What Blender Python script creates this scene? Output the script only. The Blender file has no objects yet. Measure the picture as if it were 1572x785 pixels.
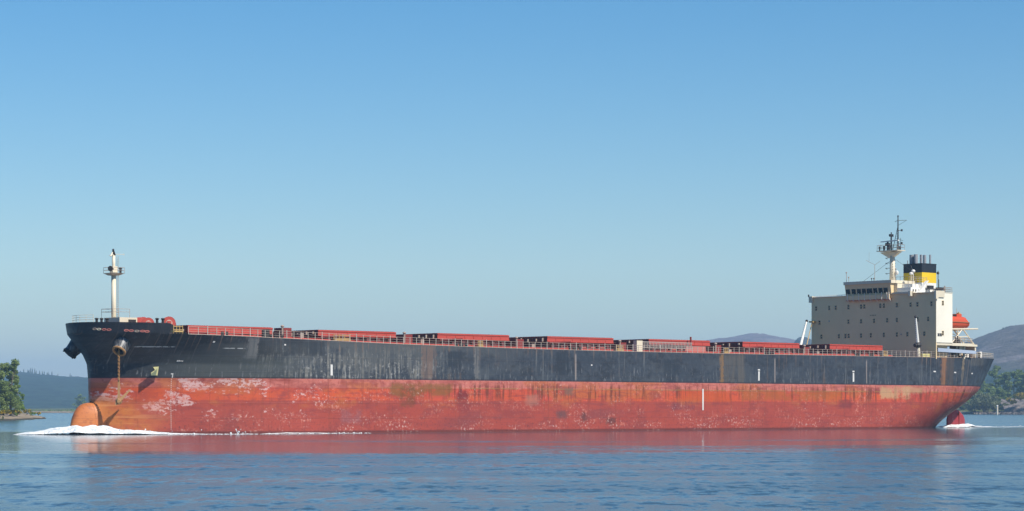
import bpy, bmesh, math, random
import numpy as np
from mathutils import Vector, Matrix, noise as mnoise
R = math.radians
random.seed(7); rng = np.random.default_rng(7)
sc = bpy.context.scene
C = sc.collection

# ---------------------------------------------------------------- camera, sky, sun, exposure
TH = R(42.09)                      # heading of the ship's axis against the picture plane
cam = bpy.data.cameras.new('camera'); co = bpy.data.objects.new('camera', cam); C.objects.link(co)
co.location = (0, 0, 3.654); co.rotation_euler = (R(90), 0, 0)
cam.sensor_width = 36; cam.lens = 3702 / 1572 * 36; cam.shift_y = (629.5 - 392.5) / 1572
cam.clip_start = 1; cam.clip_end = 80000
sc.camera = co
SUN_AZ = Vector((0.734, -0.679, 0)).normalized(); SUN_EL = R(47)
sdir = Vector((SUN_AZ.x * math.cos(SUN_EL), SUN_AZ.y * math.cos(SUN_EL), math.sin(SUN_EL)))
sl = bpy.data.lights.new('sun', 'SUN'); so = bpy.data.objects.new('sun', sl); C.objects.link(so)
sl.energy = 5.0; sl.angle = R(0.5); sl.color = (1.0, 0.935, 0.835)
so.rotation_euler = (-sdir).to_track_quat('-Z', 'Y').to_euler(); so.location = sdir * 500
world = bpy.data.worlds.new('World'); sc.world = world; world.use_nodes = True
wn = world.node_tree.nodes; wl = world.node_tree.links; wn.clear()
wo = wn.new('ShaderNodeOutputWorld'); bg = wn.new('ShaderNodeBackground'); sky = wn.new('ShaderNodeTexSky')
sky.sky_type = 'NISHITA'; sky.sun_disc = False; sky.sun_elevation = SUN_EL
sky.sun_rotation = math.atan2(SUN_AZ.x, SUN_AZ.y)
sky.altitude = 0; sky.air_density = 1.0; sky.dust_density = 0.3; sky.ozone_density = 3.0
bg.inputs['Strength'].default_value = 0.096
hs_ = wn.new('ShaderNodeHueSaturation'); hs_.inputs['Saturation'].default_value = 1.45; hs_.inputs['Hue'].default_value = .5
wl.new(sky.outputs[0], hs_.inputs['Color']); wl.new(hs_.outputs[0], bg.inputs[0]); wl.new(bg.outputs[0], wo.inputs[0])
vs = sc.view_settings; vs.view_transform = 'Standard'; vs.look = 'None'; vs.exposure = 0.3; vs.gamma = 1; vs.use_curve_mapping = False
sc.cycles.use_denoising = True
sc.cycles.max_bounces = 6; sc.cycles.transparent_max_bounces = 8; sc.cycles.volume_bounces = 0

# ---------------------------------------------------------------- node helpers
class NT:
    def __init__(s, name):
        s.m = bpy.data.materials.new(name); s.m.use_nodes = True
        s.t = s.m.node_tree; s.n = s.t.nodes; s.l = s.t.links; s.n.clear()
        s.out = s.n.new('ShaderNodeOutputMaterial')
    def put(s, sock, v):
        if isinstance(v, bpy.types.NodeSocket): s.l.new(v, sock)
        elif v is not None:
            if hasattr(sock.default_value, '__len__') and not hasattr(v, '__len__'): v = (v,) * len(sock.default_value)
            elif hasattr(sock.default_value, '__len__') and len(sock.default_value) == 4 and len(v) == 3: v = tuple(v) + (1,)
            sock.default_value = v
    def math(s, op, a, b=None, c=None, clamp=False):
        n = s.n.new('ShaderNodeMath'); n.operation = op; n.use_clamp = clamp
        for i, v in enumerate((a, b, c)):
            if v is not None: s.put(n.inputs[i], v)
        return n.outputs[0]
    def mul(s, a, b): return s.math('MULTIPLY', a, b)
    def add(s, a, b): return s.math('ADD', a, b)
    def vmath(s, op, a, b=None):
        n = s.n.new('ShaderNodeVectorMath'); n.operation = op
        s.put(n.inputs[0], a)
        if b is not None: s.put(n.inputs['Scale'] if op == 'SCALE' else n.inputs[1], b)
        return n.outputs[0]
    def mix(s, f, a, b, blend='MIX'):
        n = s.n.new('ShaderNodeMix'); n.data_type = 'RGBA'; n.blend_type = blend
        s.put(n.inputs[0], f); s.put(n.inputs[6], a); s.put(n.inputs[7], b)
        return n.outputs[2]
    def ss(s, v, a, b, lo=0., hi=1.):           # smoothstep from a to b
        n = s.n.new('ShaderNodeMapRange'); n.interpolation_type = 'SMOOTHSTEP'
        if a > b: a, b, lo, hi = b, a, hi, lo
        s.put(n.inputs[0], v)
        for i, x in zip((1, 2, 3, 4), (a, b, lo, hi)): n.inputs[i].default_value = x
        return n.outputs[0]
    def noise(s, vec, scale=1., detail=3., rough=.55, out=0, dist=0.):
        n = s.n.new('ShaderNodeTexNoise'); s.put(n.inputs['Vector'], vec)
        n.inputs['Scale'].default_value = scale; n.inputs['Detail'].default_value = detail
        n.inputs['Roughness'].default_value = rough; n.inputs['Distortion'].default_value = dist
        return n.outputs[out]
    def scaled(s, vec, sx, sy, sz, off=(0, 0, 0)):
        n = s.n.new('ShaderNodeMapping'); s.put(n.inputs[0], vec); n.inputs['Scale'].default_value = (sx, sy, sz); n.inputs['Location'].default_value = off
        return n.outputs[0]
    def obj(s): return s.n.new('ShaderNodeTexCoord').outputs['Object']
    def pos(s): return s.n.new('ShaderNodeNewGeometry').outputs['Position']
    def rand(s): return s.n.new('ShaderNodeObjectInfo').outputs['Random']
    def sep(s, v):
        n = s.n.new('ShaderNodeSeparateXYZ'); s.put(n.inputs[0], v); return n.outputs
    def comb(s, x, y, z):
        n = s.n.new('ShaderNodeCombineXYZ')
        for i, v in enumerate((x, y, z)): s.put(n.inputs[i], v)
        return n.outputs[0]
    def bump(s, h, strength=.3, dist=.1):
        n = s.n.new('ShaderNodeBump'); s.put(n.inputs['Height'], h); n.inputs['Strength'].default_value = strength; n.inputs['Distance'].default_value = dist
        return n.outputs[0]
    def bsdf(s, color, rough=.6, metal=0., spec=.4, normal=None, **kw):
        b = s.n.new('ShaderNodeBsdfPrincipled')
        s.put(b.inputs['Base Color'], color); s.put(b.inputs['Roughness'], rough); b.inputs['Metallic'].default_value = metal
        b.inputs['Specular IOR Level'].default_value = spec
        if normal is not None: s.put(b.inputs['Normal'], normal)
        for k, v in kw.items(): s.put(b.inputs[k.replace('_', ' ')], v)
        s.l.new(b.outputs[0], s.out.inputs[0]); return s.m

def paint(name, col, dirt=.35, dcol=(.16, .07, .04), rough=.5, scale=.6, streak=True, thr=(.55, .75)):
    """sea-worn paint: broad tone shift, rust streaks running down, fine speckle"""
    t = NT(name); o = t.obj()
    a = t.noise(o, .35 * scale, 4); b = t.noise(t.scaled(o, 1.6 * scale, 1.6 * scale, .22 * scale), 1.5, 5, .65)
    c = t.mix(t.ss(a, .3, .7, 0, .35), col, tuple(x * .72 for x in col))
    c = t.mix(t.mul(t.ss(b if streak else a, *thr), dirt), c, dcol)
    f = t.noise(o, 9 * scale, 3)
    c = t.mix(t.ss(f, .62, .72, 0, dirt * .6), c, dcol)
    return t.bsdf(c, rough, normal=t.bump(t.noise(o, 1.2, 3), .12, .05))

M = {}
M['cream'] = paint('cream_paint', (.68, .60, .45), .22, (.42, .26, .14), .45)
M['house'] = paint('house_paint', (.79, .60, .345), .12, (.5, .36, .21), .45, .3)
M['white'] = paint('white_paint', (.76, .74, .68), .2, (.45, .3, .18), .45)
M['red'] = paint('deck_red', (.45, .068, .048), .30, (.22, .05, .03), .55, .8)
M['deckpaint'] = paint('worn_deck_paint', (.17, .06, .045), .4, (.12, .07, .05), .7)
M['pink'] = paint('faded_coaming_red', (.52, .17, .14), .45, (.22, .07, .04), .6, .8)
M['black'] = paint('black_paint', (.018, .021, .027), .25, (.06, .05, .045), .4)
M['dark'] = paint('dark_steel', (.035, .032, .032), .3, (.10, .05, .03), .5)
M['greycream'] = paint('weathered_aluminium', (.38, .34, .30), .3, (.3, .2, .14), .5)
M['rail'] = paint('rail_cream', (.36, .31, .26), .35, (.35, .12, .06), .5, 1.5, True, (.45, .6))
M['yellow'] = paint('yellow_paint', (.75, .50, .012), .1, (.5, .3, .02), .45)
M['orange'] = paint('orange_gelcoat', (.58, .085, .028), .1, (.4, .1, .05), .35)
M['grey'] = paint('grey_blue_aluminium', (.36, .42, .52), .2, (.25, .25, .25), .4)
M['steel'] = paint('stack_steel', (.30, .31, .33), .3, (.1, .09, .08), .35)
M['rust'] = paint('rusty_iron', (.30, .13, .055), .6, (.14, .05, .025), .8)
M['gold'] = paint('weathered_ochre', (.36, .20, .085), .6, (.2, .08, .04), .7)
M['ochre'] = paint('ochre_paint', (.48, .32, .12), .4, (.35, .16, .05), .6)
M['railpost'] = paint('rail_post_cream', (.54, .48, .40), .35, (.35, .14, .08), .5, 1.5)
M['litside'] = paint('wing_lit_white', (.80, .75, .62), .10, (.45, .3, .18), .45, .5)  # lit copy of the house paint, sunlight put into the colour
M['rudder'] = paint('rudder_red', (.27, .028, .034), .5, (.55, .4, .38), .5, 1.2, True, (.6, .68))
M['yellowpale'] = paint('pale_yellow_paint', (.62, .55, .22), .3, (.4, .25, .1), .5)
t = NT('window_glass'); M['glass'] = t.bsdf((.012, .014, .018), .06, spec=.6)

# ---------------------------------------------------------------- mesh helpers
class MB:
    def __init__(s): s.v = []; s.f = []; s.mi = []
    def _add(s, vs, fs, mi=0):
        k = len(s.v); s.v += [tuple(p) for p in vs]; s.f += [tuple(i + k for i in f) for f in fs]; s.mi += [mi] * len(fs)
    def box(s, x0, x1, y0, y1, z0, z1, mi=0, chamfer=0):
        if x1 < x0: x0, x1 = x1, x0
        if y1 < y0: y0, y1 = y1, y0
        s._add([(x0, y0, z0), (x1, y0, z0), (x1, y1, z0), (x0, y1, z0), (x0, y0, z1), (x1, y0, z1), (x1, y1, z1), (x0, y1, z1)],
               [(0, 3, 2, 1), (4, 5, 6, 7), (0, 1, 5, 4), (1, 2, 6, 5), (2, 3, 7, 6), (3, 0, 4, 7)], mi); return s
    def hexa(s, pts, mi=0):                     # 4 bottom + 4 top points
        s._add(pts, [(0, 3, 2, 1), (4, 5, 6, 7), (0, 1, 5, 4), (1, 2, 6, 5), (2, 3, 7, 6), (3, 0, 4, 7)], mi); return s
    def tube(s, p, q, r, r2=None, n=8, mi=0):
        p = Vector(p); q = Vector(q); r2 = r if r2 is None else r2
        d = (q - p).normalized(); a = d.orthogonal().normalized(); b = d.cross(a)
        vs = []
        for c, rr in ((p, r), (q, r2)):
            for i in range(n):
                an = 2 * math.pi * i / n; vs.append(c + (a * math.cos(an) + b * math.sin(an)) * rr)
        fs = [(i, (i + 1) % n, n + (i + 1) % n, n + i) for i in range(n)]
        fs += [tuple(range(n))[::-1], tuple(range(n, 2 * n))]
        s._add(vs, fs, mi); return s
    def lathe(s, p, q, prof, n=16, mi=0):       # prof: (t along p-q in metres, radius)
        p = Vector(p); d = (Vector(q) - p).normalized(); a = d.orthogonal().normalized(); b = d.cross(a)
        vs = []
        for tt, rr in prof:
            for i in range(n):
                an = 2 * math.pi * i / n; vs.append(p + d * tt + (a * math.cos(an) + b * math.sin(an)) * rr)
        fs = []
        for k in range(len(prof) - 1):
            fs += [(k * n + i, k * n + (i + 1) % n, (k + 1) * n + (i + 1) % n, (k + 1) * n + i) for i in range(n)]
        fs += [tuple(range(n))[::-1], tuple(range(len(vs) - n, len(vs)))]
        s._add(vs, fs, mi); return s
    def path(s, pts, r, n=6, mi=0):
        for a, b in zip(pts[:-1], pts[1:]): s.tube(a, b, r, n=n, mi=mi)
        return s
    def ball(s, c, rx, ry, rz, n=10, m=6, mi=0):
        vs = [(c[0], c[1], c[2] + rz)]
        for j in range(1, m):
            ph = math.pi * j / m
            for i in range(n):
                an = 2 * math.pi * i / n
                vs.append((c[0] + rx * math.sin(ph) * math.cos(an), c[1] + ry * math.sin(ph) * math.sin(an), c[2] + rz * math.cos(ph)))
        vs.append((c[0], c[1], c[2] - rz)); L = len(vs) - 1
        fs = [(0, 1 + i, 1 + (i + 1) % n) for i in range(n)]
        for j in range(m - 2):
            a = 1 + j * n
            fs += [(a + i, a + n + i, a + n + (i + 1) % n, a + (i + 1) % n) for i in range(n)]
        a = 1 + (m - 2) * n
        fs += [(a + (i + 1) % n, a + i, L) for i in range(n)]
        s._add(vs, fs, mi); return s
    def build(s, name, mats, parent=None, smooth=False, loc=None):
        me = bpy.data.meshes.new(name); me.from_pydata(s.v, [], s.f)
        if not isinstance(mats, (list, tuple)): mats = [mats]
        for m in mats: me.materials.append(m)
        if len(mats) > 1: me.polygons.foreach_set('material_index', s.mi)
        if smooth: me.polygons.foreach_set('use_smooth', [True] * len(me.polygons))
        me.update()
        o = bpy.data.objects.new(name, me); C.objects.link(o)
        if parent is not None: o.parent = parent
        if loc is not None: o.location = loc
        return o

def tag(o, label=None, cat=None, group=None, kind=None):
    if label: o['label'] = label
    if cat: o['category'] = cat
    if group: o['group'] = group
    if kind: o['kind'] = kind
    return o
def empty(name, loc=(0, 0, 0), rz=0., parent=None):
    o = bpy.data.objects.new(name, None); C.objects.link(o); o.location = loc; o.rotation_euler = (0, 0, rz); o.empty_display_size = .5
    if parent is not None: o.parent = parent
    return o
def dup(o, parent, loc=None, rot=None):
    c = o.copy(); C.objects.link(c); c.parent = parent
    if loc is not None: c.location = loc
    if rot is not None: c.rotation_euler = rot
    return c
def interp(x, xs, ys): return float(np.interp(x, xs, ys))
def mesh_np(name, V, F, mats, parent=None, smooth=True):
    me = bpy.data.meshes.new(name); me.from_pydata([tuple(v) for v in V], [], [tuple(f) for f in F])
    for m in (mats if isinstance(mats, (list, tuple)) else [mats]): me.materials.append(m)
    if smooth: me.polygons.foreach_set('use_smooth', [True] * len(me.polygons))
    o = bpy.data.objects.new(name, me); C.objects.link(o)
    if parent is not None: o.parent = parent
    return o

# ================================================================= WATER
SHIP_O = (-32.65 - 16.1 * math.sin(TH), 370.6 + 16.1 * math.cos(TH), 0)
t = NT('river_water'); p = t.pos(); ps = t.sep(p)
dx = t.math('SUBTRACT', ps[0], SHIP_O[0]); dy = t.math('SUBTRACT', ps[1], SHIP_O[1])
lx = t.add(t.mul(dx, math.cos(TH)), t.mul(dy, math.sin(TH)))
ly = t.add(t.mul(dx, -math.sin(TH)), t.mul(dy, math.cos(TH)))
wob = t.noise(t.scaled(p, .012, .03, 1), 1., 3)
wob2 = t.noise(t.scaled(p, .05, .016, 1, (3, 9, 0)), 1., 3)
lee = t.add(ly, t.mul(t.math('SUBTRACT', wob, .5), 330))
ruf = t.ss(lee, -105, -215)                                   # wind-ruffled water beyond the ship's lee
aft = t.mul(t.ss(t.add(lx, t.mul(t.math('SUBTRACT', wob2, .5), 40)), 168, 200), .55)
ruf = t.math('MAXIMUM', ruf, aft)
far = t.mul(t.ss(ly, 20, 80), .5)
ruf = t.math('MAXIMUM', ruf, far)
streak = t.noise(t.scaled(p, .011, .075, 1, (7, 1, 0)), 1., 4, .6)
streak2 = t.noise(t.scaled(p, .035, .35, 1, (2, 5, 0)), 1., 3, .6)
st = t.add(t.mul(streak, .65), t.mul(streak2, .35))
gust = t.ss(st, .36, .62, .30, 1.25)
amp = t.add(t.mul(t.mul(ruf, gust), .82), t.mul(t.ss(st, .42, .66), .016))
amp = t.add(amp, .012)
n1 = t.vmath('SUBTRACT', t.noise(t.scaled(p, .85, .27, 1), 1., 4, .64, 1), (.5, .5, .5))
n3 = t.vmath('SUBTRACT', t.noise(t.scaled(p, 1.6, .55, 1, (8, 2, 0)), 1., 3, .7, 1), (.5, .5, .5))
n2 = t.vmath('SUBTRACT', t.noise(t.scaled(p, .12, .25, 1, (5, 5, 5)), 1., 2, .5, 1), (.5, .5, .5))
nn = t.vmath('ADD', t.vmath('ADD', n1, n3), t.vmath('SCALE', n2, .4))
nn = t.vmath('SCALE', nn, amp)
nn = t.vmath('MULTIPLY', nn, (.6, 1, 0))
nrm = t.vmath('NORMALIZE', t.vmath('ADD', nn, (0, 0, 1)))
rgh = t.add(t.mul(t.mul(ruf, t.ss(st, .36, .60, .6, 1.)), .135), .09)
M['water'] = t.bsdf((.045, .082, .108), rgh, spec=.5, normal=nrm, IOR=1.333)
S = 16000
w = MB(); w._add([(-S, -S, 0), (S, -S, 0), (S, S, 0), (-S, S, 0)], [(0, 1, 2, 3)])
wo_ = w.build('river_water', M['water']); tag(wo_, kind='structure')

# ================================================================= SHIP
ship = empty('cargo_ship', SHIP_O, TH)
tag(ship, 'long rusty red and black bulk carrier with a cream deckhouse aft, moving on the river', 'cargo ship')

ZB = 8.45                                                      # paint line above water
def deck_z(x): return interp(x, [-31, -20, -5, 20, 46, 70, 97, 126, 157, 175, 188], [15.25, 14.95, 14.6, 14.08, 13.82, 13.74, 13.76, 13.85, 13.98, 14.2, 14.3])
zt = [-3, 0, 4, 8, 10.6, 12, 13.5, 15.3, 16.8]
bow_x = [-27.2, -27.2, -27.2, -27.2, -27.2, -27.6, -28.6, -29.7, -29.8]
bow_L = [30, 30, 30, 30, 28, 26, 24, 22, 22]
bow_p = [1.8, 1.8, 1.8, 1.8, 1.85, 1.9, 1.9, 2.0, 2.0]
bow_e = [.70, .70, .70, .68, .65, .62, .59, .55, .54]
st_z = [-3, 0, 1.5, 3, 4.5, 6, 8, 14.3]
st_x = [174.3, 176, 177.4, 179.4, 181.5, 183, 184.5, 187.3]
st_y = [.3, .4, .8, 1.9, 3.2, 4.4, 5.7, 7.4]
st_s = [131, 137, 140.5, 143.5, 146, 148, 150, 152]
st_p = [2.3, 2.35, 2.4, 2.4, 2.4, 2.4, 2.35, 2.3]
def smooth_at(z, ys):                                            # Catmull-Rom through the stern table
    zz = st_z; z = min(max(z, zz[0]), zz[-1]); k = min(max(int(np.searchsorted(zz, z)) - 1, 0), len(zz) - 2)
    sl = lambda a: (ys[min(a + 1, len(zz) - 1)] - ys[max(a - 1, 0)]) / (zz[min(a + 1, len(zz) - 1)] - zz[max(a - 1, 0)])
    h = zz[k + 1] - zz[k]; u = (z - zz[k]) / h
    return (2*u**3 - 3*u*u + 1) * ys[k] + (u**3 - 2*u*u + u) * h * sl(k) + (3*u*u - 2*u**3) * ys[k + 1] + (u**3 - u*u) * h * sl(k + 1)
def bulb_w(x): return .6 + .50 * (min(x, -25.5) + 30.9) + .34 * max(0, x + 25.5)
def bulb_half(x, z):                                             # the bulb faired into the forefoot
    zz = abs(z + 1.6) / 6.35
    if x > -14 or zz >= 1: return 0.
    f = min(1., max(0., (-14 - x) / 9.)); f = f * f * (3 - 2 * f)
    return bulb_w(x) * f * (1 - zz ** 2.7) ** .31
def half(x, z):
    xb, L, pw, ex = (interp(z, zt, a) for a in (bow_x, bow_L, bow_p, bow_e))
    s = (x - xb) / L
    h = 0. if s <= 0 else 16.1 * (1 - (1 - min(s, 1)) ** pw) ** ex
    if s < 1: return (h ** 3 + bulb_half(x, z) ** 3) ** (1 / 3)
    xe, ye, xs, pp = (smooth_at(z, a) for a in (st_x, st_y, st_s, st_p))
    if x > xs: return ye + (16.1 - ye) * max(0., 1 - min(1., (x - xs) / (xe - xs)) ** pp)
    return 16.1
def xrange(z):
    return interp(z, zt, bow_x), smooth_at(z, st_x)

# hull material -------------------------------------------------
def hull_mat():
    t = NT('hull_paint'); o = t.obj(); s = t.sep(o); x, z = s[0], s[2]
    flat = t.comb(x, 0., z)
    big = t.noise(t.scaled(flat, .05, 1, .18), 1., 4, .6)
    mid = t.noise(t.scaled(flat, .25, 1, .35), 1., 5, .65)
    fine = t.noise(flat, 1.3, 6, .7)
    vst = t.noise(t.scaled(flat, 1.5, 1, .07), 1., 5, .68)         # streaks that run down
    vst2 = t.noise(t.scaled(flat, .55, 1, .05, (9, 0, 3)), 1., 4, .6)
    hst = t.noise(t.scaled(flat, .12, 1, 1.7, (4, 0, 8)), 1., 4, .65)
    wob = t.mul(t.math('SUBTRACT', mid, .5), 2.2)
    xw = t.add(x, t.mul(t.math('SUBTRACT', fine, .5), 2.4)); zw = t.add(z, t.mul(t.math('SUBTRACT', fine, .5), 1.6))
    def box(x0, x1, z0, z1, sx=.5, sz=.3, w=True):
        X, Z = (xw, zw) if w else (x, z)
        a = t.mul(t.ss(X, x0 - sx, x0 + sx), t.ss(X, x1 + sx, x1 - sx))
        b = t.mul(t.ss(Z, z0 - sz, z0 + sz), t.ss(Z, z1 + sz, z1 - sz))
        return t.mul(a, b)
    def over(c, mask, col, k=1.): return t.mix(t.mul(mask, k) if k != 1. else mask, c, col)
    fl = t.noise(t.scaled(flat, 1.5, 1, 2.4, (1, 0, 4)), 1., 6, .74)
    big2 = t.noise(t.scaled(flat, .085, 1, .22, (21, 0, 6)), 1., 5, .65); vsc = t.noise(t.scaled(flat, 2.4, 1, .42, (3, 0, 9)), 1., 5, .7)
    cl = t.noise(t.scaled(flat, .16, 1, .30, (11, 0, 2)), 1., 3, .55)
    # --- black topsides
    b = t.mix(t.ss(x, -24, 40), (.020, .024, .031), (.034, .042, .056))
    b = t.mix(t.ss(big, .35, .65, 0, .6), b, (.046, .054, .068))
    b = over(b, t.ss(mid, .50, .60), (.018, .023, .032), .7)
    b = over(b, t.ss(fine, .52, .60), (.062, .072, .085), .45)
    b = over(b, t.ss(fine, .46, .38), (.018, .022, .03), .45)
    b = over(b, t.mul(t.ss(vst, .54, .64), t.ss(vst2, .44, .56)), (.13, .14, .145), .75)
    scr = t.mul(t.mul(t.ss(x, -16, 4), t.ss(x, 34, 22)), t.ss(z, 14.2, 12.4))
    b = over(b, t.mul(t.mul(scr, t.ss(vst, .47, .60)), t.ss(mid, .38, .55)), (.20, .19, .165), .85)
    b = over(b, t.mul(t.mul(scr, t.ss(vsc, .535, .61)), t.ss(cl, .40, .56)), (.33, .325, .295), .8)
    b = over(b, t.mul(t.mul(scr, t.ss(fl, .55, .60)), t.ss(mid, .44, .56)), (.34, .34, .33), .7)
    b = over(b, t.mul(t.ss(vst, .55, .63), t.ss(big2, .50, .42)), (.105, .068, .050), .55)
    b = over(b, t.mul(t.mul(t.ss(x, -24, -14), t.ss(x, 60, 20)), t.ss(big, .42, .58)), (.095, .098, .095), .6)
    b = over(b, t.mul(t.mul(t.ss(x, -26, -14), t.ss(x, 6, -8)), t.ss(zw, 12.2, 10.8)), (.075, .085, .085), .7)
    b = over(b, t.mul(t.ss(vsc, .575, .63), t.ss(z, 12.8, 8.9)), (.22, .225, .23), .6)
    b = over(b, t.ss(big2, .52, .62), (.062, .070, .080), .55)
    b = over(b, t.mul(t.ss(vst, .54, .62), t.ss(z, 12.0, 13.8)), (.16, .10, .07), .6)   # rust weeping from scuppers
    for (x0, x1, z0, z1, col, k) in [
        (24.5, 27.5, 8.6, 14, (.15, .10, .08), .75), (35.8, 36.6, 8.6, 13.9, (.17, .16, .15), .6), (94.5, 95.4, 8.5, 13.7, (.20, .115, .05), .85),
        (95.6, 101, 8.5, 13.6, (.095, .085, .075), .75), (158.6, 160.6, 8.3, 14.1, (.24, .115, .055), .9), (160.6, 163.5, 8.3, 14.1, (.09, .065, .05), .6),
        (166.9, 167.7, 8.2, 13.9, (.27, .20, .12), .8), (-9.5, -7.6, 11.4, 14.6, (.19, .19, .19), .5), (-7.6, 5, 12.0, 14.4, (.018, .022, .028), .7),
        (133, 136.4, 8.8, 11.8, (.03, .035, .045), .7), (54, 57, 9.5, 13.4, (.022, .028, .038), .8), (80, 84, 9.8, 12.6, (.022, .028, .038), .7),
        (-31.5, -19, 15.2, 16.9, (.028, .032, .042), .8), (30, 33, 10.5, 13.2, (.024, .03, .04), .8), (170, 178, 12.6, 14.3, (.16, .15, .13), .35)]:
        b = over(b, t.mul(box(x0, x1, z0, z1, .25, .3), t.ss(vst, .34, .52)), col, k)
    for xx in (58.6, 109.2, 135.4):                                # pale weld-seam runs
        b = over(b, t.mul(box(xx - .16, xx + .16, 8.7, 13.1, .06, .3, False), t.ss(vst2, .35, .5)), (.26, .22, .20), .75)
    b = over(b, t.mul(box(-24.3, -19.8, 13.02, 13.16, .3, .04, False), t.ss(fine, .42, .5)), (.52, .53, .52), .9)   # ghost of an old painted line
    b = over(b, t.mul(box(-13.0, -9.8, 12.88, 13.0, .3, .04, False), t.ss(fine, .42, .5)), (.52, .53, .52), .9)
    # --- red boot-topping
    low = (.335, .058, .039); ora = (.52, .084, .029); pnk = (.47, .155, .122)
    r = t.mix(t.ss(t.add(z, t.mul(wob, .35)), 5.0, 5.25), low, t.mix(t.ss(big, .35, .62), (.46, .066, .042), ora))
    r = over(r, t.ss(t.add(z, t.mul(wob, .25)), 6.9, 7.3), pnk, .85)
    r = over(r, t.mul(t.ss(big2, .50, .60), t.ss(z, 3.2, 5.2)), (.40, .115, .035), .7)
    r = over(r, t.ss(big2, .46, .36), (.24, .040, .034), .6)
    r = over(r, t.ss(mid, .51, .62), (.22, .040, .036), .55)
    r = over(r, t.ss(fine, .47, .39), (.25, .045, .035), .55)
    r = over(r, t.mul(t.ss(fine, .53, .62), t.ss(cl, .46, .60)), (.58, .20, .14), .6)
    r = over(r, t.mul(t.ss(big, .55, .7), t.ss(z, 4.8, 3)), (.20, .05, .05), .6)
    r = over(r, t.ss(hst, .53, .62), (.22, .045, .04), .5)
    r = over(r, t.mul(t.ss(vst, .53, .62), t.ss(vst2, .42, .56)), (.24, .05, .032), .55)
    drip = t.mul(t.ss(vst, .50, .58), t.mul(t.ss(zw, 4.6, 6.2), t.ss(z, 8.3, 7.4)))
    r = over(r, t.mul(drip, t.ss(x, 18, 30)), (.13, .035, .018), .75)
    line = t.mul(t.ss(z, 7.05, 7.13), t.ss(z, 7.27, 7.19))
    r = over(r, t.mul(t.mul(line, t.ss(x, 12, 22)), t.ss(mid, .42, .5)), (.28, .14, .04), .8)
    for (x0, x1, z0, z1, col, k) in [
        (18, 31, 5.9, 7.9, (.20, .085, .025), .8), (20, 23, 4.2, 7.2, (.13, .05, .02), .7), (31.8, 34.4, 5.3, 6.9, (.15, .02, .022), .85), (32, 34.5, 3.2, 5.2, (.20, .03, .03), .5),
        (139.5, 148.5, 5.9, 8.1, (.45, .27, .14), .85), (146, 154, 7.0, 8.1, (.43, .24, .13), .7), (100, 128, 5.4, 7.1, (.36, .10, .02), .65), (84, 97, 5.2, 7.0, (.46, .075, .018), .7),
        (54.2, 56.6, 2.2, 3.5, (.11, .055, .055), .75), (66, 68, 1.2, 2.2, (.05, .03, .03), .7), (60, 61, 1.7, 3.2, (.07, .035, .03), .7), (82, 88, 3.6, 5, (.17, .04, .045), .7), (127, 131, 4, 5.6, (.15, .03, .035), .6),
        (56, 58, 6.2, 7.4, (.15, .10, .075), .65), (47, 50, 4.4, 6.2, (.33, .16, .12), .5), (8, 12, 1.6, 3.8, (.22, .09, .10), .5), (158.3, 160.3, 3, 8.3, (.36, .10, .04), .6)]:
        r = over(r, t.mul(box(x0, x1, z0, z1, .5, .35), t.ss(mid, .32, .52)), col, k)
    for xx in (71.8, 97.4, 109.2, 135.4, 51.3): r = over(r, box(xx - .12, xx + .12, 3.4, 8.2, .06, .5, False), (.22, .05, .03), .55)
    # flaking paint: clusters of pale scuffs, dense near the bow
    bowk = t.mul(t.ss(x, 14, -10), t.ss(z, 1.2, 4.5))
    thr = t.math('SUBTRACT', .665, t.add(t.mul(bowk, t.ss(cl, .42, .56, 0, .15)), t.ss(cl, .45, .62, 0, .055)))
    fm = t.ss(t.math('SUBTRACT', fl, thr), 0, .025)
    r = over(r, fm, (.56, .36, .34), .85)
    sp = t.noise(flat, 2.6, 4, .65)
    lowz = t.ss(z, 3.4, .6)
    r = over(r, t.mul(t.mul(t.ss(sp, .57, .62), t.ss(cl, .44, .60)), t.add(t.mul(lowz, .7), .3)), (.54, .38, .34), .85)
    r = over(r, t.mul(t.mul(t.ss(sp, .43, .37), lowz), t.ss(cl, .58, .46)), (.07, .03, .03), .55)
    # ochre rust on the bulb and forefoot
    ob = t.mul(t.ss(t.add(x, t.mul(wob, 1.2)), -18, -25), t.ss(t.add(z, t.mul(wob, .3)), 6.2, 4.4))
    r = over(r, ob, t.mix(t.ss(mid, .4, .62), (.44, .145, .035), (.37, .085, .035)), .95)
    r = over(r, t.mul(ob, t.ss(t.add(x, wob), -25.5, -28)), (.50, .17, .045), .7)  # tip painted lighter to make up for its shaded front
    r = over(r, t.mul(ob, t.ss(fine, .52, .60)), (.24, .07, .03), .5)
    r = over(r, t.mul(ob, t.ss(hst, .54, .62)), (.55, .24, .09), .5)
    r = over(r, t.mul(box(-22, -8, 4.8, 6.9, 2.5, .6), t.ss(mid, .42, .6)), (.52, .085, .022), .7)
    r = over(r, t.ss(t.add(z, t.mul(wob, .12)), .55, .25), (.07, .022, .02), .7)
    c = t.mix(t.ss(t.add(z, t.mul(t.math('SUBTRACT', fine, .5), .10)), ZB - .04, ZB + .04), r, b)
    c = over(c, t.mul(t.ss(z, ZB - .02, ZB + .03), t.ss(z, ZB + .25, ZB + .2)), (.030, .018, .022), .6)
    # plate seams and slight panting between frames
    br = t.n.new('ShaderNodeTexBrick'); t.put(br.inputs['Vector'], t.comb(x, z, 0.)); br.inputs['Scale'].default_value = 1
    br.inputs['Brick Width'].default_value = 9.2; br.inputs['Row Height'].default_value = 2.35; br.inputs['Mortar Size'].default_value = .05
    br.inputs['Mortar Smooth'].default_value = .4; br.inputs['Color1'].default_value = (0, 0, 0, 1); br.inputs['Color2'].default_value = (0, 0, 0, 1); br.inputs['Mortar'].default_value = (1, 1, 1, 1)
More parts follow.
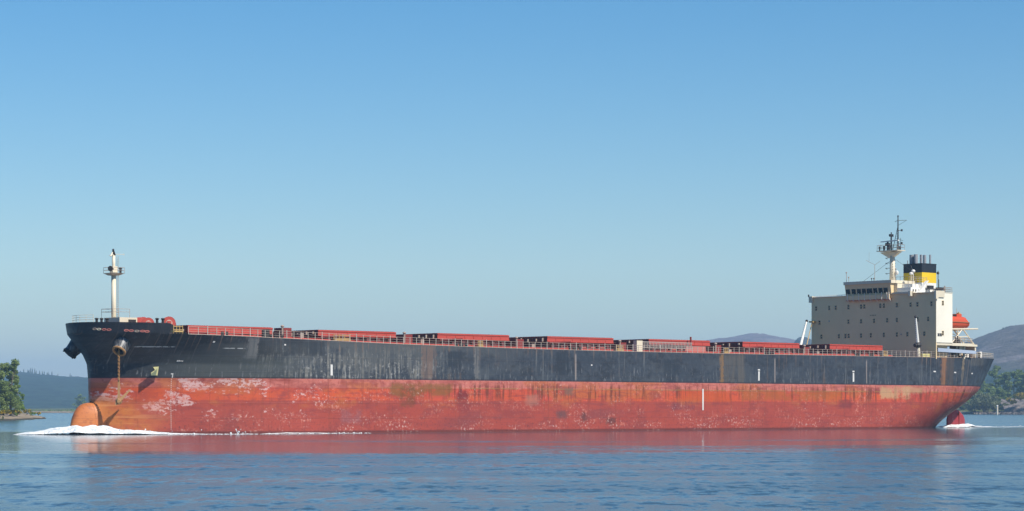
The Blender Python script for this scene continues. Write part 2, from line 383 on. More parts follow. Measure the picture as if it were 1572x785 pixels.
    c = t.mix(t.mul(br.outputs[0], t.ss(mid, .4, .58, .12, .5)), c, t.mix(.6, c, (.03, .02, .02)))
    pant = t.math('SINE', t.mul(x, 2 * math.pi / 2.6))
    h = t.add(t.mul(br.outputs[0], .25), t.add(t.mul(pant, t.ss(z, ZB - .1, ZB, .06, .14)), t.mul(mid, .55)))
    return t.bsdf(c, t.ss(mid, .3, .7, .42, .62), spec=.35, normal=t.bump(h, .5, .10))
M['hull'] = hull_mat()

def hull():
    NU, NV = 220, 76
    uu = np.concatenate([.25 * np.linspace(0, 1, 90) ** 1.9, np.linspace(.25, .66, 51)[1:-1], .66 + .34 * np.linspace(0, 1, NU - 139)])
    NU = len(uu)
    vv = np.linspace(0, 1, NV)
    V = []; F = []
    idx = {}
    for side in (-1, 1):
        for i, u in enumerate(uu):
            for j, v in enumerate(vv):
                z = -3 + v * 17.5
                for _ in range(3):
                    x0, x1 = xrange(z); x = x0 + u * (x1 - x0); z = -3 + v * (deck_z(x) + 3)
                y = half(x, z)
                idx[side, i, j] = len(V); V.append((x, side * y, z))
        for i in range(NU - 1):
            for j in range(NV - 1):
                q = (idx[side, i, j], idx[side, i + 1, j], idx[side, i + 1, j + 1], idx[side, i, j + 1])
                F.append(q if side < 0 else q[::-1])
    for j in range(NV - 1):                                      # transom
        F.append((idx[-1, NU - 1, j], idx[1, NU - 1, j], idx[1, NU - 1, j + 1], idx[-1, NU - 1, j + 1]))
    o = mesh_np('hull', V, F, M['hull'], ship)
    bm = bmesh.new(); bm.from_mesh(o.data); bmesh.ops.remove_doubles(bm, verts=bm.verts, dist=.0005)
    for e in bm.edges:
        if len(e.link_faces) == 2 and e.calc_face_angle(0) > R(40): e.smooth = False
    bm.to_mesh(o.data); bm.free()
    # main deck
    dv = []; df = []
    for i, u in enumerate(uu[1:-1]):
        x0, x1 = xrange(14.5); x = x0 + 1.2 + u * (x1 - x0 - 1.6); z = deck_z(x); y = max(half(x, z) - .12, .05)
        dv += [(x, -y, z - .05), (x, 0, z + .12), (x, y, z - .05)]
    for k in range(len(uu) - 3):
        a = 3 * k; df += [(a, a + 3, a + 4, a + 1), (a + 1, a + 4, a + 5, a + 2)]
    mesh_np('deck', dv, df, M['deckpaint'], ship)
    # bulwark round the bow: a plate with thickness and a capping
    prof = []
    for k in range(61):
        tt = k / 60.; x0 = -29.72; x = x0 + 11.2 * tt ** 1.8; prof.append(x)
    pts = []
    for sgn in (-1, 1):
        seq = prof[::-1] if sgn < 0 else prof[1:]
        for x in seq: pts.append((x, sgn))
    vs = []; fs = []
    for (x, sgn) in pts:
        z0 = deck_z(x) - .02; top = 1.62 * min(1., max(0.02, (-18.7 - x) / 2.6)); z1 = z0 + top
        y0 = half(x, z0); y1 = half(x - .02, z0 + top * .8); 
        vs += [(x, sgn * y0, z0), (x - .05, sgn * y1, z1), (x + .16, sgn * max(y1 - .22, 0), z1), (x + .22, sgn * max(y0 - .22, 0), z0)]
    for k in range(len(pts) - 1):
        a = 4 * k
        for q in ((0, 1), (1, 2), (2, 3)): fs.append((a + q[0], a + 4 + q[0], a + 4 + q[1], a + q[1]))
    b = mesh_np('bulwark', vs, fs, M['hull'], ship, smooth=False)
    bm = bmesh.new(); bm.from_mesh(b.data); bmesh.ops.recalc_face_normals(bm, faces=bm.faces); bm.to_mesh(b.data); bm.free()
    # bulbous bow
    bv = []; bf = []; NS, NR = 40, 36
    for i in range(NS):
        s = i / (NS - 1); x = -30.9 + 20 * s ** 1.7
        e = min(1., (x + 30.9) / 1.1); k = (1 - (1 - e) ** 2.2) ** (1 / 2.2); e2 = min(1., (x + 30.9) / 3.6); k2 = (1 - (1 - e2) ** 2.4) ** (1 / 2.4)
        for j in range(NR):
            an = 2 * math.pi * j / NR; ca, sa = math.cos(an), math.sin(an)
            bv.append((x, bulb_w(x) * k * math.copysign(abs(ca) ** .62, ca), -1.6 + (6.35 * k2) * math.copysign(abs(sa) ** .75, sa)))
    for i in range(NS - 1):
        for j in range(NR):
            bf.append((i * NR + j, i * NR + (j + 1) % NR, (i + 1) * NR + (j + 1) % NR, (i + 1) * NR + j))
    bf.append(tuple(range(NR)))
    bo = mesh_np('bulbous_bow', bv, bf, M['hull'], ship)
    bm = bmesh.new(); bm.from_mesh(bo.data); bmesh.ops.recalc_face_normals(bm, faces=bm.faces); bm.to_mesh(bo.data); bm.free()
hull()

def on_hull(x, z, out=.0):                                       # point on the port plating and its outward normal
    y = half(x, z); e = .25
    dydx = (half(x + e, z) - half(x - e, z)) / (2 * e); dydz = (half(x, z + e) - half(x, z - e)) / (2 * e)
    n = Vector((-dydx, 1, -dydz)).normalized(); n.y = -n.y
    return Vector((x, -y, z)) + n * out, n
def decal(name, polys, mat, parent=ship, out=.03, label=None):   # raised weld-bead outlined marks: thin plates following the plating
    m = MB()
    for poly in polys:
        k = len(poly)
        top = [on_hull(x, z, out)[0] for x, z in poly]; bot = [on_hull(x, z, -.05)[0] for x, z in poly]
        m._add(top + bot, [tuple(range(k))] + [(i, i + k, (i + 1) % k + k, (i + 1) % k) for i in range(k)])
    o = m.build(name, mat, parent)
    bm = bmesh.new(); bm.from_mesh(o.data); bmesh.ops.recalc_face_normals(bm, faces=bm.faces); bm.to_mesh(o.data); bm.free()
    if label: o['label'] = label
    return o
def rect(x0, x1, z0, z1): return [(x0, z0), (x1, z0), (x1, z1), (x0, z1)]
M['mark'] = paint('mark_white', (.64, .62, .58), .25, (.4, .3, .25), .6, 1.5)
M['markyellow'] = paint('mark_yellow', (.80, .72, .34), .2, (.4, .3, .2), .6, 1.5)
# white tug push marks
for xx in (6.0, 104.6, 131.3): 
    decal('push_mark', [rect(xx, xx + .42, 9.0, 10.7)], M['mark']); decal('push_mark_cap', [rect(xx - .08, xx + .5, 10.85, 11.1)], M['mark']) if xx > 50 else None
decal('load_line_bar', [rect(89.8, 90.14, 3.6, 7.4)], M['mark'], label='tall white bar painted amidships on the red bottom')
decal('bulb_symbol', [[(-21.5 + a, 8.85 + b) for a, b in ((0.05, 0), (.8, 0), (.8, 1.3), (.15, 1.25), (.42, .8), (.0, .4))]], M['markyellow'], out=.07, label='yellow bulbous bow symbol on the black plating')
# draft figures: a column of small ticks and digits down the bow, and sparse small marks along the black
m = MB()
dm = []
for k in range(26): dm.append(rect(-18.95, -18.88, .7 + k * .3, .7 + k * .3 + .12))
decal('draft_marks', dm, M['mark'])['kind'] = 'stuff'
decal('draft_post_mark', [rect(-19.1, -18.8, 9.0, 9.15), rect(-18.92, -18.8, 8.5, 9.0)], M['mark'])
def glyphs(x, z, h, pattern):
    out = []
    for ch in pattern:
        if ch == 'H': out += [rect(x, x + .12, z, z + h), rect(x + .3, x + .42, z, z + h), rect(x + .13, x + .29, z + h * .4, z + h * .6)]
        if ch == 'E': out += [rect(x, x + .12, z, z + h), rect(x + .13, x + .4, z, z + h * .2), rect(x + .13, x + .4, z + h * .4, z + h * .6), rect(x + .13, x + .4, z + h * .8, z + h)]
        if ch == '-': out += [rect(x, x + .4, z + h * .4, z + h * .6)]
        x += .62
    return out
decal('hull_lettering', [rect(-18.7, -18.5, 10.9, 11.12), rect(-18.46, -18.3, 10.9, 11.12), rect(-18.24, -18.1, 10.92, 11.06), rect(-18.05, -17.9, 10.9, 11.06)], M['mark'])['kind'] = 'stuff'
for xx, zz in ((156.0, 11.1), (163.6, 11.0), (171.8, 10.9)): decal('stern_mark', [rect(xx, xx + .8, zz, zz + .24)], M['mark'])
for xx, zz in ((-14.9, 13.75), (-2.9, 13.5), (62.2, 11.2)): decal('hull_fitting', [rect(xx, xx + .3, zz, zz + .22)], M['mark'])

# fairleads through the foot of the bulwark: pale, rust-stained oval rings
def fairlead(x, z, n):
    p, nn = on_hull(x, z)
    m = MB(); tx = Vector((nn.y, -nn.x, 0)).normalized()
    for k in range(12):
        a, b = 2 * math.pi * k / 12, 2 * math.pi * (k + 1) / 12
        m.tube(p + nn * .1 + tx * (.34 * math.cos(a)) + Vector((0, 0, .12 * math.sin(a))), p + nn * .1 + tx * (.34 * math.cos(b)) + Vector((0, 0, .12 * math.sin(b))), .06, n=6)
    return m
for x_, z_, c in ((-28.9, 15.75, 'rail'), (-28.6, 15.7, 'cream'), (-28.2, 15.65, 'pink'), (-27.8, 15.6, 'pink'), (-26.2, 15.5, 'pink'), (-25.7, 15.45, 'pink'), (-25.1, 15.4, 'rail'), (-24.5, 15.4, 'pink'), (-24.0, 15.35, 'pink')):
    fairlead(x_, z_, 0).build('fairlead', M[c], ship)

# --- hawse pipes
def hawse(sgn):
    root = Vector((-24.9, sgn * 6.0, 14.5)); end = Vector((-26.55, sgn * 6.75, 12.45))
    m = MB(); d = (end - root); L = d.length
    m.lathe(root, end, [(-.8, 1.75), (.3, 1.5), (L * .6, 1.2), (L, 1.02), (L + .01, .78), (L - .7, .72)], 22)
    hp = m.build('hawse_pipe', M['hawse'], ship, smooth=False)
    r = MB(); dn = d.normalized(); a = dn.orthogonal().normalized(); b = dn.cross(a)
    for k in range(16):
        u, v = 2 * math.pi * k / 16, 2 * math.pi * (k + 1) / 16
        r.tube(end + (a * math.cos(u) + b * math.sin(u)) * .92, end + (a * math.cos(v) + b * math.sin(v)) * .92, .18, n=8)
    r.build('rim', M['gold'] if sgn < 0 else M['black'], hp)
    return root, end, dn
M['hawse'] = paint('worn_black_pipe', (.04, .042, .048), .75, (.22, .22, .22), .4, 1.0, True, (.45, .62))
_, hend, hdir = hawse(-1)
_, send, sdr = hawse(1)

# --- foremast on its locker
mx = -23.16
lk = MB().box(mx - 1.0, mx + 3.4, -3.2, -.9 + 2.0, 15.2, 17.65).build('mast_locker', M['cream'], ship)
MB().box(mx + .55, mx + 1.9, -3.26, -3.2, 17.0, 17.35).build('vent_slot', M['dark'], lk)
fm = MB().tube((mx, 0, 15), (mx, 0, 24.1), .37, .36, 14).tube((mx, 0, 24.1), (mx, 0, 27.3), .27, .25, 12).build('foremast', M['cream'], ship, True)
pl = MB().hexa([(mx - .6, -.6, 24.1), (mx + .6, -.6, 24.1), (mx + .6, .6, 24.1), (mx - .6, .6, 24.1), (mx - 1.15, -1.15, 24.45), (mx + 1.3, -1.15, 24.45), (mx + 1.3, 1.15, 24.45), (mx - 1.15, 1.15, 24.45)])
pl.build('mast_platform', M['cream'], fm)
MB().box(mx - .42, mx + .42, -.42, .42, 24.45, 25.5).build('light_housing', M['cream'], fm)
pr = MB()
for a in ((-1.1, -1.1), (1.2, -1.1), (1.2, 1.1), (-1.1, 1.1)): pr.tube((mx + a[0], a[1], 24.4), (mx + a[0], a[1], 25.3), .035, n=5)
for z in (24.9, 25.3): pr.path([(mx - 1.1, -1.1, z), (mx + 1.2, -1.1, z), (mx + 1.2, 1.1, z), (mx - 1.1, 1.1, z), (mx - 1.1, -1.1, z)], .03, 5)
pr.build('platform_rail', M['rail'], fm)
MB().lathe((mx - .6, -.8, 25.05), (mx - 1.6, -1.5, 25.05), [(0, .12), (.6, .16), (1.1, .42), (1.12, .3)], 12).build('foghorn', M['dark'], fm)
MB().tube((mx + .9, -.5, 24.5), (mx + .9, -.5, 25.1), .18, n=8).ball((mx + .9, -.5, 25.2), .25, .25, .2).build('deck_floodlight', M['dark'], fm)
MB().tube((mx + .1, -.1, 27.2), (mx - .2, -.2, 27.75), .2, n=8).ball((mx - .2, -.2, 27.95), .17, .17, .22).build('masthead_light', M['dark'], fm)
MB().tube((mx - .9, -.3, 27.1), (mx + .3, -.1, 27.35), .06, n=6).tube((mx - .8, -.4, 27.0), (mx - .3, -.2, 27.6), .1, n=6).tube((mx + .1, 0, 27.35), (mx + 1.9, 0, 27.4), .035, n=5).tube((mx + 1.85, 0, 27.2), (mx + 1.85, 0, 27.55), .04, n=5).build('yard', M['cream'], fm)
ld = MB()
for dy_ in (-.2, .2): ld.tube((mx + .52, -.3 + dy_, 16), (mx + .52, -.3 + dy_, 27), .025, n=5)
for k in range(36): ld.tube((mx + .52, -.5, 16.1 + k * .3), (mx + .52, -.1, 16.1 + k * .3), .022, n=5)
ld.build('mast_ladder', M['rail'], fm)
gr = MB()
for a, b in (((mx - 1.2, -1.5), (mx + 1.9, -1.5)), ((mx - 1.2, -1.5), (mx - 1.2, 1.5)), ((mx - 1.2, 1.5), (mx + 1.9, 1.5))):
    for z in (18.55, 19.0): gr.tube((*a, z), (*b, z), .03, n=5)
    for c in (a, b): gr.tube((*c, 17.6), (*c, 19.0), .03, n=5)
gr.build('locker_rail', M['rail'], lk)

# --- pulpit rail at the stem head and small bow gear
pu = MB()
pp = [(-28.6, -2.9), (-29.1, -1.7), (-29.45, -.5), (-29.45, .5), (-29.1, 1.7), (-28.6, 2.9)]
for z in (17.2, 17.55, 17.9): pu.path([(x, y, z) for x, y in pp], .03, 5)
for x, y in pp: pu.tube((x, y, 16.7), (x, y, 17.9), .035, n=5)
pu.build('pulpit_rail', M['cream'], ship)
for x, y in ((-28.2, -3.2), (-27.6, -3.6), (-27.0, -4.2), (-21.3, -9.0), (-20.4, -9.2)):
    MB().tube((x, y, 16.4), (x, y, 17.25), .2, n=8).ball((x, y, 17.3), .32, .32, .16).build('mushroom_vent', M['dark'], ship)

# --- mooring winches on the forecastle
def winch(x, y, z, s=1., rz=0.):
    b = MB().box(-1.9, 1.9, -.9, .9, 0, .35).box(-1.9, -1.6, -.35, .35, .35, 1.5).box(.2, .5, -.35, .35, .35, 1.5).box(1.5, 1.9, -.4, .4, .35, 1.4).build('mooring_winch', M['red'], ship)
    b.location = (x, y, z); b.rotation_euler = (0, 0, rz); b.scale = (s, s, s)
    MB().lathe((-1.55, 0, 1.15), (1.4, 0, 1.15), [(0, .55), (1.7, .55)], 16).lathe((0.6, 0, 1.15), (1.4, 0, 1.15), [(0, .3), (.9, .42)], 12).build('rope_drum', M['rope'], b)
    f = MB()
    for xx in (-1.5, -.1, .65): f.lathe((xx, 0, 1.15), (xx + .1, 0, 1.15), [(0, 1.12), (.1, 1.12)], 20)
    f.build('drum_flange', M['red'], b)
    MB().box(-1.2, -.4, -1.2, -.6, .3, 1.2).build('winch_motor', M['redark'], b); MB().tube((1.92, 0, 1.15), (2.4, 0, 1.15), .3, n=10).build('warping_head', M['redark'], b)
M['rope'] = paint('mooring_rope', (.52, .45, .36), .2, (.3, .2, .1), .9)
M['redshade'] = paint('shade_dark_red', (.11, .026, .025), .4, (.03, .012, .012), .6)  # red with shade painted in, for hatch ends and coaming stays
M['redark'] = paint('dark_red_paint', (.22, .035, .03), .3, (.1, .03, .02), .5)
winch(-18.9, -8.4, 15.7, .88, R(62)); winch(-21.6, -6.8, 15.75, .78, R(66)); winch(-20.5, -3.2, 15.7, .9, R(80))

# --- hatches: coaming and stays under each cover
LH, PITCH, HW = 15.9, 24.76, 9.4
stay = MB()
stay.hexa([(-.3, -.75, 0), (.3, -.75, 0), (.3, 0, 0), (-.3, 0, 0), (-.3, -.4, 1.32), (.3, -.4, 1.32), (.3, 0, 1.32), (-.3, 0, 1.32)])  # stays widened and coloured dark to imitate the shadows they cast
stay0 = None
for i in range(7):
    xa = -.15 + i * PITCH; xf = xa - LH; z0 = deck_z((xa + xf) / 2); zb = 15.38; ztp = 16.35 if i else 16.5
    cv = MB().box(xf, xa, -HW, HW, zb, ztp - .05)
    c = cv.build('hatch_cover', M['red'], ship)
    MB().box(xf + .15, xa - .15, -HW + .15, HW - .15, ztp - .048, ztp).build('cover_top', M['deckpaint'], c)
    rb = MB()
    for k in range(1, 8): xx = xf + LH * k / 8; rb.box(xx - .05, xx + .05, -HW - .06, -HW, zb + .06, ztp - .2)
    rb.box(xf - .02, xa + .02, -HW - .1, -HW - .004, zb - .02, zb + .1).box(xf - .02, xa + .02, -HW - .09, -HW - .004, ztp - .26, ztp - .16)
    rb.build('cover_rib', M['red'], c)
    MB().box(xf - .03, xf - .002, -HW + .02, HW - .02, zb + .03, ztp - .15).build('cover_end_shade', M['redshade'], c)  # dark sheet standing in for shade on the cover's forward end
    MB().box(xf + .40, xf + .448, -HW + .6, HW - .6, z0 - .08, zb - .04).build('coaming_end_shade', M['redshade'], c)  # painted shade on the coaming's forward end
    fr = MB()
    for k in range(1, 10): yy = -HW + 2 * HW * k / 10; fr.box(xf - .08, xf, yy - .07, yy + .07, zb + .1, ztp - .2)
    fr.build('end_rib', M['redshade'], c)['kind'] = 'stuff'
    fx = MB()
    for k in range(10):
        yy = -HW + 1 + k * 1.9 + random.uniform(-.4, .4); fx.box(xf - .35, xf - .05, yy, yy + random.uniform(.15, .4), zb + random.uniform(.0, .4), zb + random.uniform(.5, .75))
    fx.build('cleat', M['rail'], c)['kind'] = 'stuff'
    co_ = MB().box(xf + .45, xa - .45, -HW + .55, HW - .55, z0 - .1, zb - .02).build('hatch_coaming', M['pink'], ship)
    MB().box(xf + .4, xa - .4, -HW + .42, -HW + .548, z0 + .62, z0 + .78).box(xf + .3, xa - .3, -HW + .15, -HW + .548, zb - .22, zb - .03).build('coaming_flange', M['redark'], co_)
    for k in range(7):
        xx = xf + 1.3 + (LH - 2.6) * k / 6
        if stay0 is None: stay0 = stay.build('coaming_stay', M['redshade'], co_); so_ = stay0
        else: so_ = dup(stay0, co_)
        so_.location = (xx, -HW + .548, z0 - .03)
    # rail-arm folded along the cover's forward third and a ventilator post on the cross deck
    MB().hexa([(xf + .3, -HW - .3, zb - .28), (xf + 5.3, -HW - .3, zb + .02), (xf + 5.3, -HW - .12, zb + .02), (xf + .3, -HW - .12, zb - .28),
               (xf + .3, -HW - .3, zb + .0), (xf + 5.3, -HW - .3, zb + .2), (xf + 5.3, -HW - .12, zb + .2), (xf + .3, -HW - .12, zb + .0)]).build('hydraulic_arm', M['redark'], c)
    if i < 6:
        xx = xa + 2.6
        MB().tube((xx, -8.4, z0 - .1), (xx, -8.4, z0 + 2.0), .16, n=8).ball((xx, -8.4, z0 + 2.1), .3, .3, .2).build('vent_post', M['rail'], ship)
        MB().box(xx + .9, xx + 2.4, -7.6, -5, z0 - .1, z0 + 1.9).build('cross_deck_locker', M['redark'], ship)
        MB().box(xx + 3.2, xx + 3.9, -8.8, -8.2, z0 - .1, z0 + 1.1).build('valve_box', M['rail'], ship)
for i, (x, w_) in enumerate(((8.0, 3.2), (-22.0, 1.6), (70, 1.6), (97.2, 1.4), (142.4, 1.4), (38, 1.0))):   # ochre platforms and ladders by the rail
    z0 = deck_z(x); m = MB()
    for k in range(4): m.tube((x + w_ * k / 3, -14.4, z0), (x + w_ * k / 3, -14.4, z0 + 1.25), .06, n=5)
    for z in (.55, 1.0): m.tube((x, -14.4, z0 + z), (x + w_, -14.4, z0 + z), .05, n=5)
    m.box(x, x + w_, -14.6, -13.6, z0 + .2, z0 + .4).build('side_platform', M['ochre'], ship)

# --- ship's side rail
xs_ = [-18.6 + 1.36 * k for k in range(int((172 + 18.6) / 1.36) + 1)]
def rp(x): z = deck_z(x); return Vector((x, -half(x, z) + .22, z))
rl = MB()
for h_, r_ in ((1.15, .035), (.78, .024), (.42, .024)):
    rl.path([rp(x) + Vector((0, 0, h_)) for x in xs_[::2]], r_, 5)
rl.path([rp(x) + Vector((0, .02, .06)) for x in xs_[::2]], .06, 5)
rail = rl.build('side_rail', M['rail'], ship)
post0 = None
for k, x in enumerate(xs_):
    if post0 is None: post0 = MB().box(-.033, .033, -.033, .033, -.05, 1.2).build('rail_post', M['railpost'], rail); o = post0
    else: o = dup(post0, rail)
    o.location = rp(x); 
    if k % 5 == 2: o.scale = (1.3, 1.3, 1.12)
# stern and starboard rail (seen only past the deckhouse)
pts = [rp(x) for x in (172, 176, 180, 184, 186.8)] + [Vector((187.0, y, 14.3)) for y in (-5, -2, 1, 4, 7)]
sr = MB()
for h_ in (1.1, .75, .4): sr.path([p + Vector((0, 0, h_)) for p in pts], .04, 5)
srl = sr.build('stern_rail', M['cream'], ship)
pts2 = []
for a, b in zip(pts[:-1], pts[1:]):
    n = max(1, int((b - a).length / 1.3)); pts2 += [a.lerp(b, k / n) for k in range(n)]
for p in pts2: dup(post0, srl, p).scale = (1, 1, .95)

# --- stowed accommodation ladder beside hatch five
gx0, gx1 = 77.6, 90.4; gz = 14.55
g = MB()
for z in (gz, gz + 1.05): g.box(gx0, gx1, -13.1, -12.98, z, z + .12)
gw = g.build('gangway', M['greycream'], ship)
sl_ = None
for k in range(34):
    if sl_ is None: sl_ = MB().box(-.06, .06, -.06, .02, 0, .95).build('gangway_rung', M['greycream'], gw); o = sl_
    else: o = dup(sl_, gw)
    o.location = (gx0 + .25 + k * .375, -13.02, gz + .11)
MB().box(gx0 - 1.5, gx0 - .1, -13.3, -12.4, gz - .8, gz + 1.3).build('gangway_winch', M['cream'], ship)
m = MB()
for x in (gx1 + 2.6,): m.tube((x, -10.2, 13.8), (x, -10.2, 16.9), .18, n=8)
m.build('hose_crane_post', M['redark'], ship)
MB().box(91.2, 96.5, -10.6, -9.9, 13.7, 15.2).build('deck_store', M['pink'], ship)
for x in (-13.5, -4.5, -3.2, 33, 34.2, 58.5, 60, 108, 109.4, 133.8, 138):     # bollards and pipe ends along the waterway
    MB().tube((x, -14.8, deck_z(x)), (x, -14.8, deck_z(x) + .65), .24, n=8).tube((x + .8, -14.8, deck_z(x)), (x + .8, -14.8, deck_z(x) + .65), .24, n=8).box(x - .4, x + 1.2, -15.1, -14.5, deck_z(x) - .05, deck_z(x) + .1).build('bollard', M['dark'], ship)
MB().box(-6.3, -5.0, -15.2, -14.9, 14.7, 15.9).build('rail_gate_plate', M['dark'], ship)
# deck pipe run between rail and coamings
m = MB()
for yy, zz in ((-11.4, .35), (-11.8, .35), (-12.2, .3)): m.path([(x, yy, deck_z(x) + zz) for x in range(-14, 150, 6)], .11, 6)
m.build('deck_pipe', M['red'], ship)

# ================================================================= DECKHOUSE
HX, HT, HB = 156.7, 26.85, 13.9
hs = MB()
hs.box(HX, HX + 5.2, -16.1, 16.1, 16.95, HT)                 # slab of cabins across the full beam
hs.box(HX, HX + 5.0, -15.0, 15.0, 13.7, 16.948)              # lower storey, set in at the sides
hs.box(HX, HX + .25, -16.1, -15.002, 13.7, 16.946).box(HX, HX + .25, 15.002, 16.1, 13.7, 16.946)
hs.box(HX + 5.202, 169.5, -8.5, 8.5, 13.9, 24.5)               # engine casing behind
house = hs.build('deckhouse', [M['house']], ship)
MB().box(HX + .04, HX + 5.18, -16.13, -16.102, 16.97, HT - .02).build('wing_lit_side', M['litside'], house)  # thin sheet carrying the painted sunlit tone of the house side
def window(w_, h_):
    m = MB(); a, b = w_ / 2, h_ / 2; f = .07
    m.box(-.04, 0, -a - f, a + f, b, b + f, 0).box(-.04, 0, -a - f, a + f, -b - f, -b, 0).box(-.04, 0, -a - f, -a, -b, b, 0).box(-.04, 0, a, a + f, -b, b, 0)
    m.box(-.015, 0, -a, a, -b, b, 1).box(-.03, 0, -a, a, -.03, .03, 0)
    return m
W0 = None
rows = [(24.62, [14.84, 11.33, 9.59, 6.22, 2.89, 2.04, -2.09, -3.01, -6.33, -9.79, -11.5, -14.98]),
        (21.65, [13.96, 6.22, 2.89, -.49, -3.84, -6.33, -11.5, -14.18]), (18.75, [13.43, 8.73, 7.0, 6.14, 2.89, .35, -3.01, -6.33, -8.97, -13.21])]
for z, ys in rows:
    for y in ys:
        if W0 is None: W0 = window(.5, .85).build('window', [M['house'], M['glass']], house); o = W0
        else: o = dup(W0, house)
        o.location = (HX - .002, y, z)
for z in (24.8, 18.85): dup(W0, house, (158.8, -16.132, z), (0, 0, R(90)))
for y, z in ((11.33, 21.9), (-7.4, 18.75)): MB().tube((HX - .08, y, z), (HX, y, z), .16, n=10).build('blanked_porthole', M['steel'], house)
m = MB()
for a, b in ((157.15, 157.75), (157.85, 158.5)):
    for c, d in ((18.2, 18.45), (18.5, 18.78)): m.box(a, b, -16.16, -16.132, c, d)
m.build('side_vent_louvre', M['dark'], house)
MB().box(HX - .03, HX, -.95, -.65, 22.72, 22.84).box(HX - .03, HX, -.55, .05, 22.74, 22.84).box(HX - .03, HX, .2, .55, 22.74, 22.84).build('wall_sign', M['dark'], house)
MB().box(HX - .25, HX + 5.3, -16.2, 16.2, HT, HT + .1).build('bridge_deck_edge', M['cream'], house)
m = MB()
for y in np.linspace(7, 16, 9): m.tube((HX + .1, y, HT + .1), (HX + .1, y, HT + .3), .04, n=5)
m.path([(HX + .1, 7, HT + .32), (HX + .1, 16, HT + .22)], .06, 6).build('wing_rail', M['white'], house)
MB().box(HX - .3, HX + 1.2, 15.7, 16.6, HT - 1.0, HT + .3).build('wing_light_box', M['cream'], house)
MB().tube((HX, 16.9, HT + .2), (HX, 16.9, HT + .7), .15, n=8).build('side_light', M['dark'], house)
MB().box(HX + .3, HX + 2.4, -16.35, -14.9, HT - .95, HT + .35).build('wing_cab', M['cream'], house)
MB().box(HX - .5, HX + .3, -16.5, -16.0, HT - 1.3, HT + .3).build('wing_side_screen', M['cream'], house)
wr = MB()
for x in np.linspace(HX + 2.6, HX + 5.2, 5): wr.tube((x, -16, HT + .1), (x, -16, HT + 1.1), .04, n=5)
for z in (.4, .75, 1.1): wr.path([(HX + 2.6, -16, HT + z), (HX + 5.2, -16, HT + z), (HX + 5.2, -12, HT + z)], .035, 5)
wr.tube((HX + 3.5, -15.5, HT), (HX + 3.5, -15.5, HT + 1.4), .15, n=7).build('wing_aft_rail', M['rail'], house)

# wheelhouse: raked windows, flying parapet on stanchions, overhanging roof
wh = MB().box(HX + .5, HX + 6.5, -6.0, 6.6, 26.95, 29.0).build('wheelhouse', M['cream'], ship)
wfr = MB()
wfr.hexa([(HX - .35, -5.2, 26.96), (HX + .498, -5.2, 26.96), (HX + .498, 6.6, 26.96), (HX - .35, 6.6, 26.96), (HX - .75, -5.2, 29.1), (HX + .498, -5.2, 29.1), (HX + .498, 6.6, 29.1), (HX - .75, 6.6, 29.1)])
wfr.build('wheelhouse_front', M['house'], wh)
for k, y in enumerate((5.9, 4.4, 3.05, 1.75, .3, -1.2, -2.55, -3.85)):
    wd = 1.05 if k != 4 else 1.45
    z0, z1 = 27.2, 28.2; f0 = HX - .35 - .4 * (z0 - 26.96) / 2.14; f1 = HX - .35 - .4 * (z1 - 26.96) / 2.14
    g = MB().hexa([(f0 - .03, y - wd / 2, z0), (f0 + .1, y - wd / 2, z0), (f0 + .1, y + wd / 2, z0), (f0 - .03, y + wd / 2, z0), (f1 - .03, y - wd / 2, z1), (f1 + .1, y - wd / 2, z1), (f1 + .1, y + wd / 2, z1), (f1 - .03, y + wd / 2, z1)])
    g.build('bridge_window', M['glass'], wh)
MB().box(HX - .95, HX + 6.6, -5.6, 6.75, 29.1, 29.7).build('wheelhouse_roof', M['cream'], wh)
MB().box(HX - .75, HX - .6, -5.0, 6.3, 25.95, 26.9).box(HX - .598, HX, -5.0, 6.3, 25.95, 26.03).build('bridge_parapet', M['house'], wh)
MB().box(HX - .77, HX - .003, -5.02, 6.32, 25.86, 25.94).build('parapet_edge', M['red'], wh)
st0 = None
for y in (5.75, 4.3, 2.85, 1.35, -.1, -1.6, -3.1, -4.4, -4.95):
    if st0 is None: st0 = MB().tube((0, 0, 0), (0, 0, 1.35), .06, n=6).tube((0, 0, 0), (.55, 0, -.35), .09, n=6).build('parapet_stanchion', M['white'], wh); o = st0
    else: o = dup(st0, wh)
    o.location = (HX - .84, y, 25.95)
# port side of the bridge: wing door wall, inclined ladder, gear on the monkey island
MB().box(HX + .5, HX + 5.0, -9.4, -6.002, 26.96, 28.1).box(HX + 2.0, HX + 4.6, -8.6, -6.002, 28.1, 28.9).build('chart_room', M['white'], wh)
m = MB()
for x in (157.8, 158.6, 159.6): m.box(x, x + .35, -9.44, -9.4, 27.3, 27.75)
m.build('chart_room_port', M['dark'], wh)
mi = MB()
for x in np.linspace(HX + .6, HX + 6.4, 6): mi.tube((x, -8.8, 28.1), (x, -8.8, 30.3), .04, n=5)
for z in (29.6, 30.0, 30.3): mi.tube((HX + .6, -8.8, z), (HX + 6.4, -8.8, z), .035, n=5)
for y in np.linspace(-8.8, -5.6, 4): mi.tube((HX + .6, y, 29.5), (HX + .6, y, 30.3), .04, n=5)
mi.tube((HX + .6, -8.8, 30.3), (HX + .6, -5.6, 30.3), .035, n=5)
mi.build('monkey_island_rail', M['rail'], wh)
m = MB(); m.hexa([(HX + 2.2, -9.9, 26.96), (HX + 2.5, -9.9, 26.96), (HX + 2.5, -9.2, 26.96), (HX + 2.2, -9.2, 26.96), (HX + 5.4, -9.9, 29.6), (HX + 5.7, -9.9, 29.6), (HX + 5.7, -9.2, 29.6), (HX + 5.4, -9.2, 29.6)])
m.build('inclined_ladder', M['white'], wh)
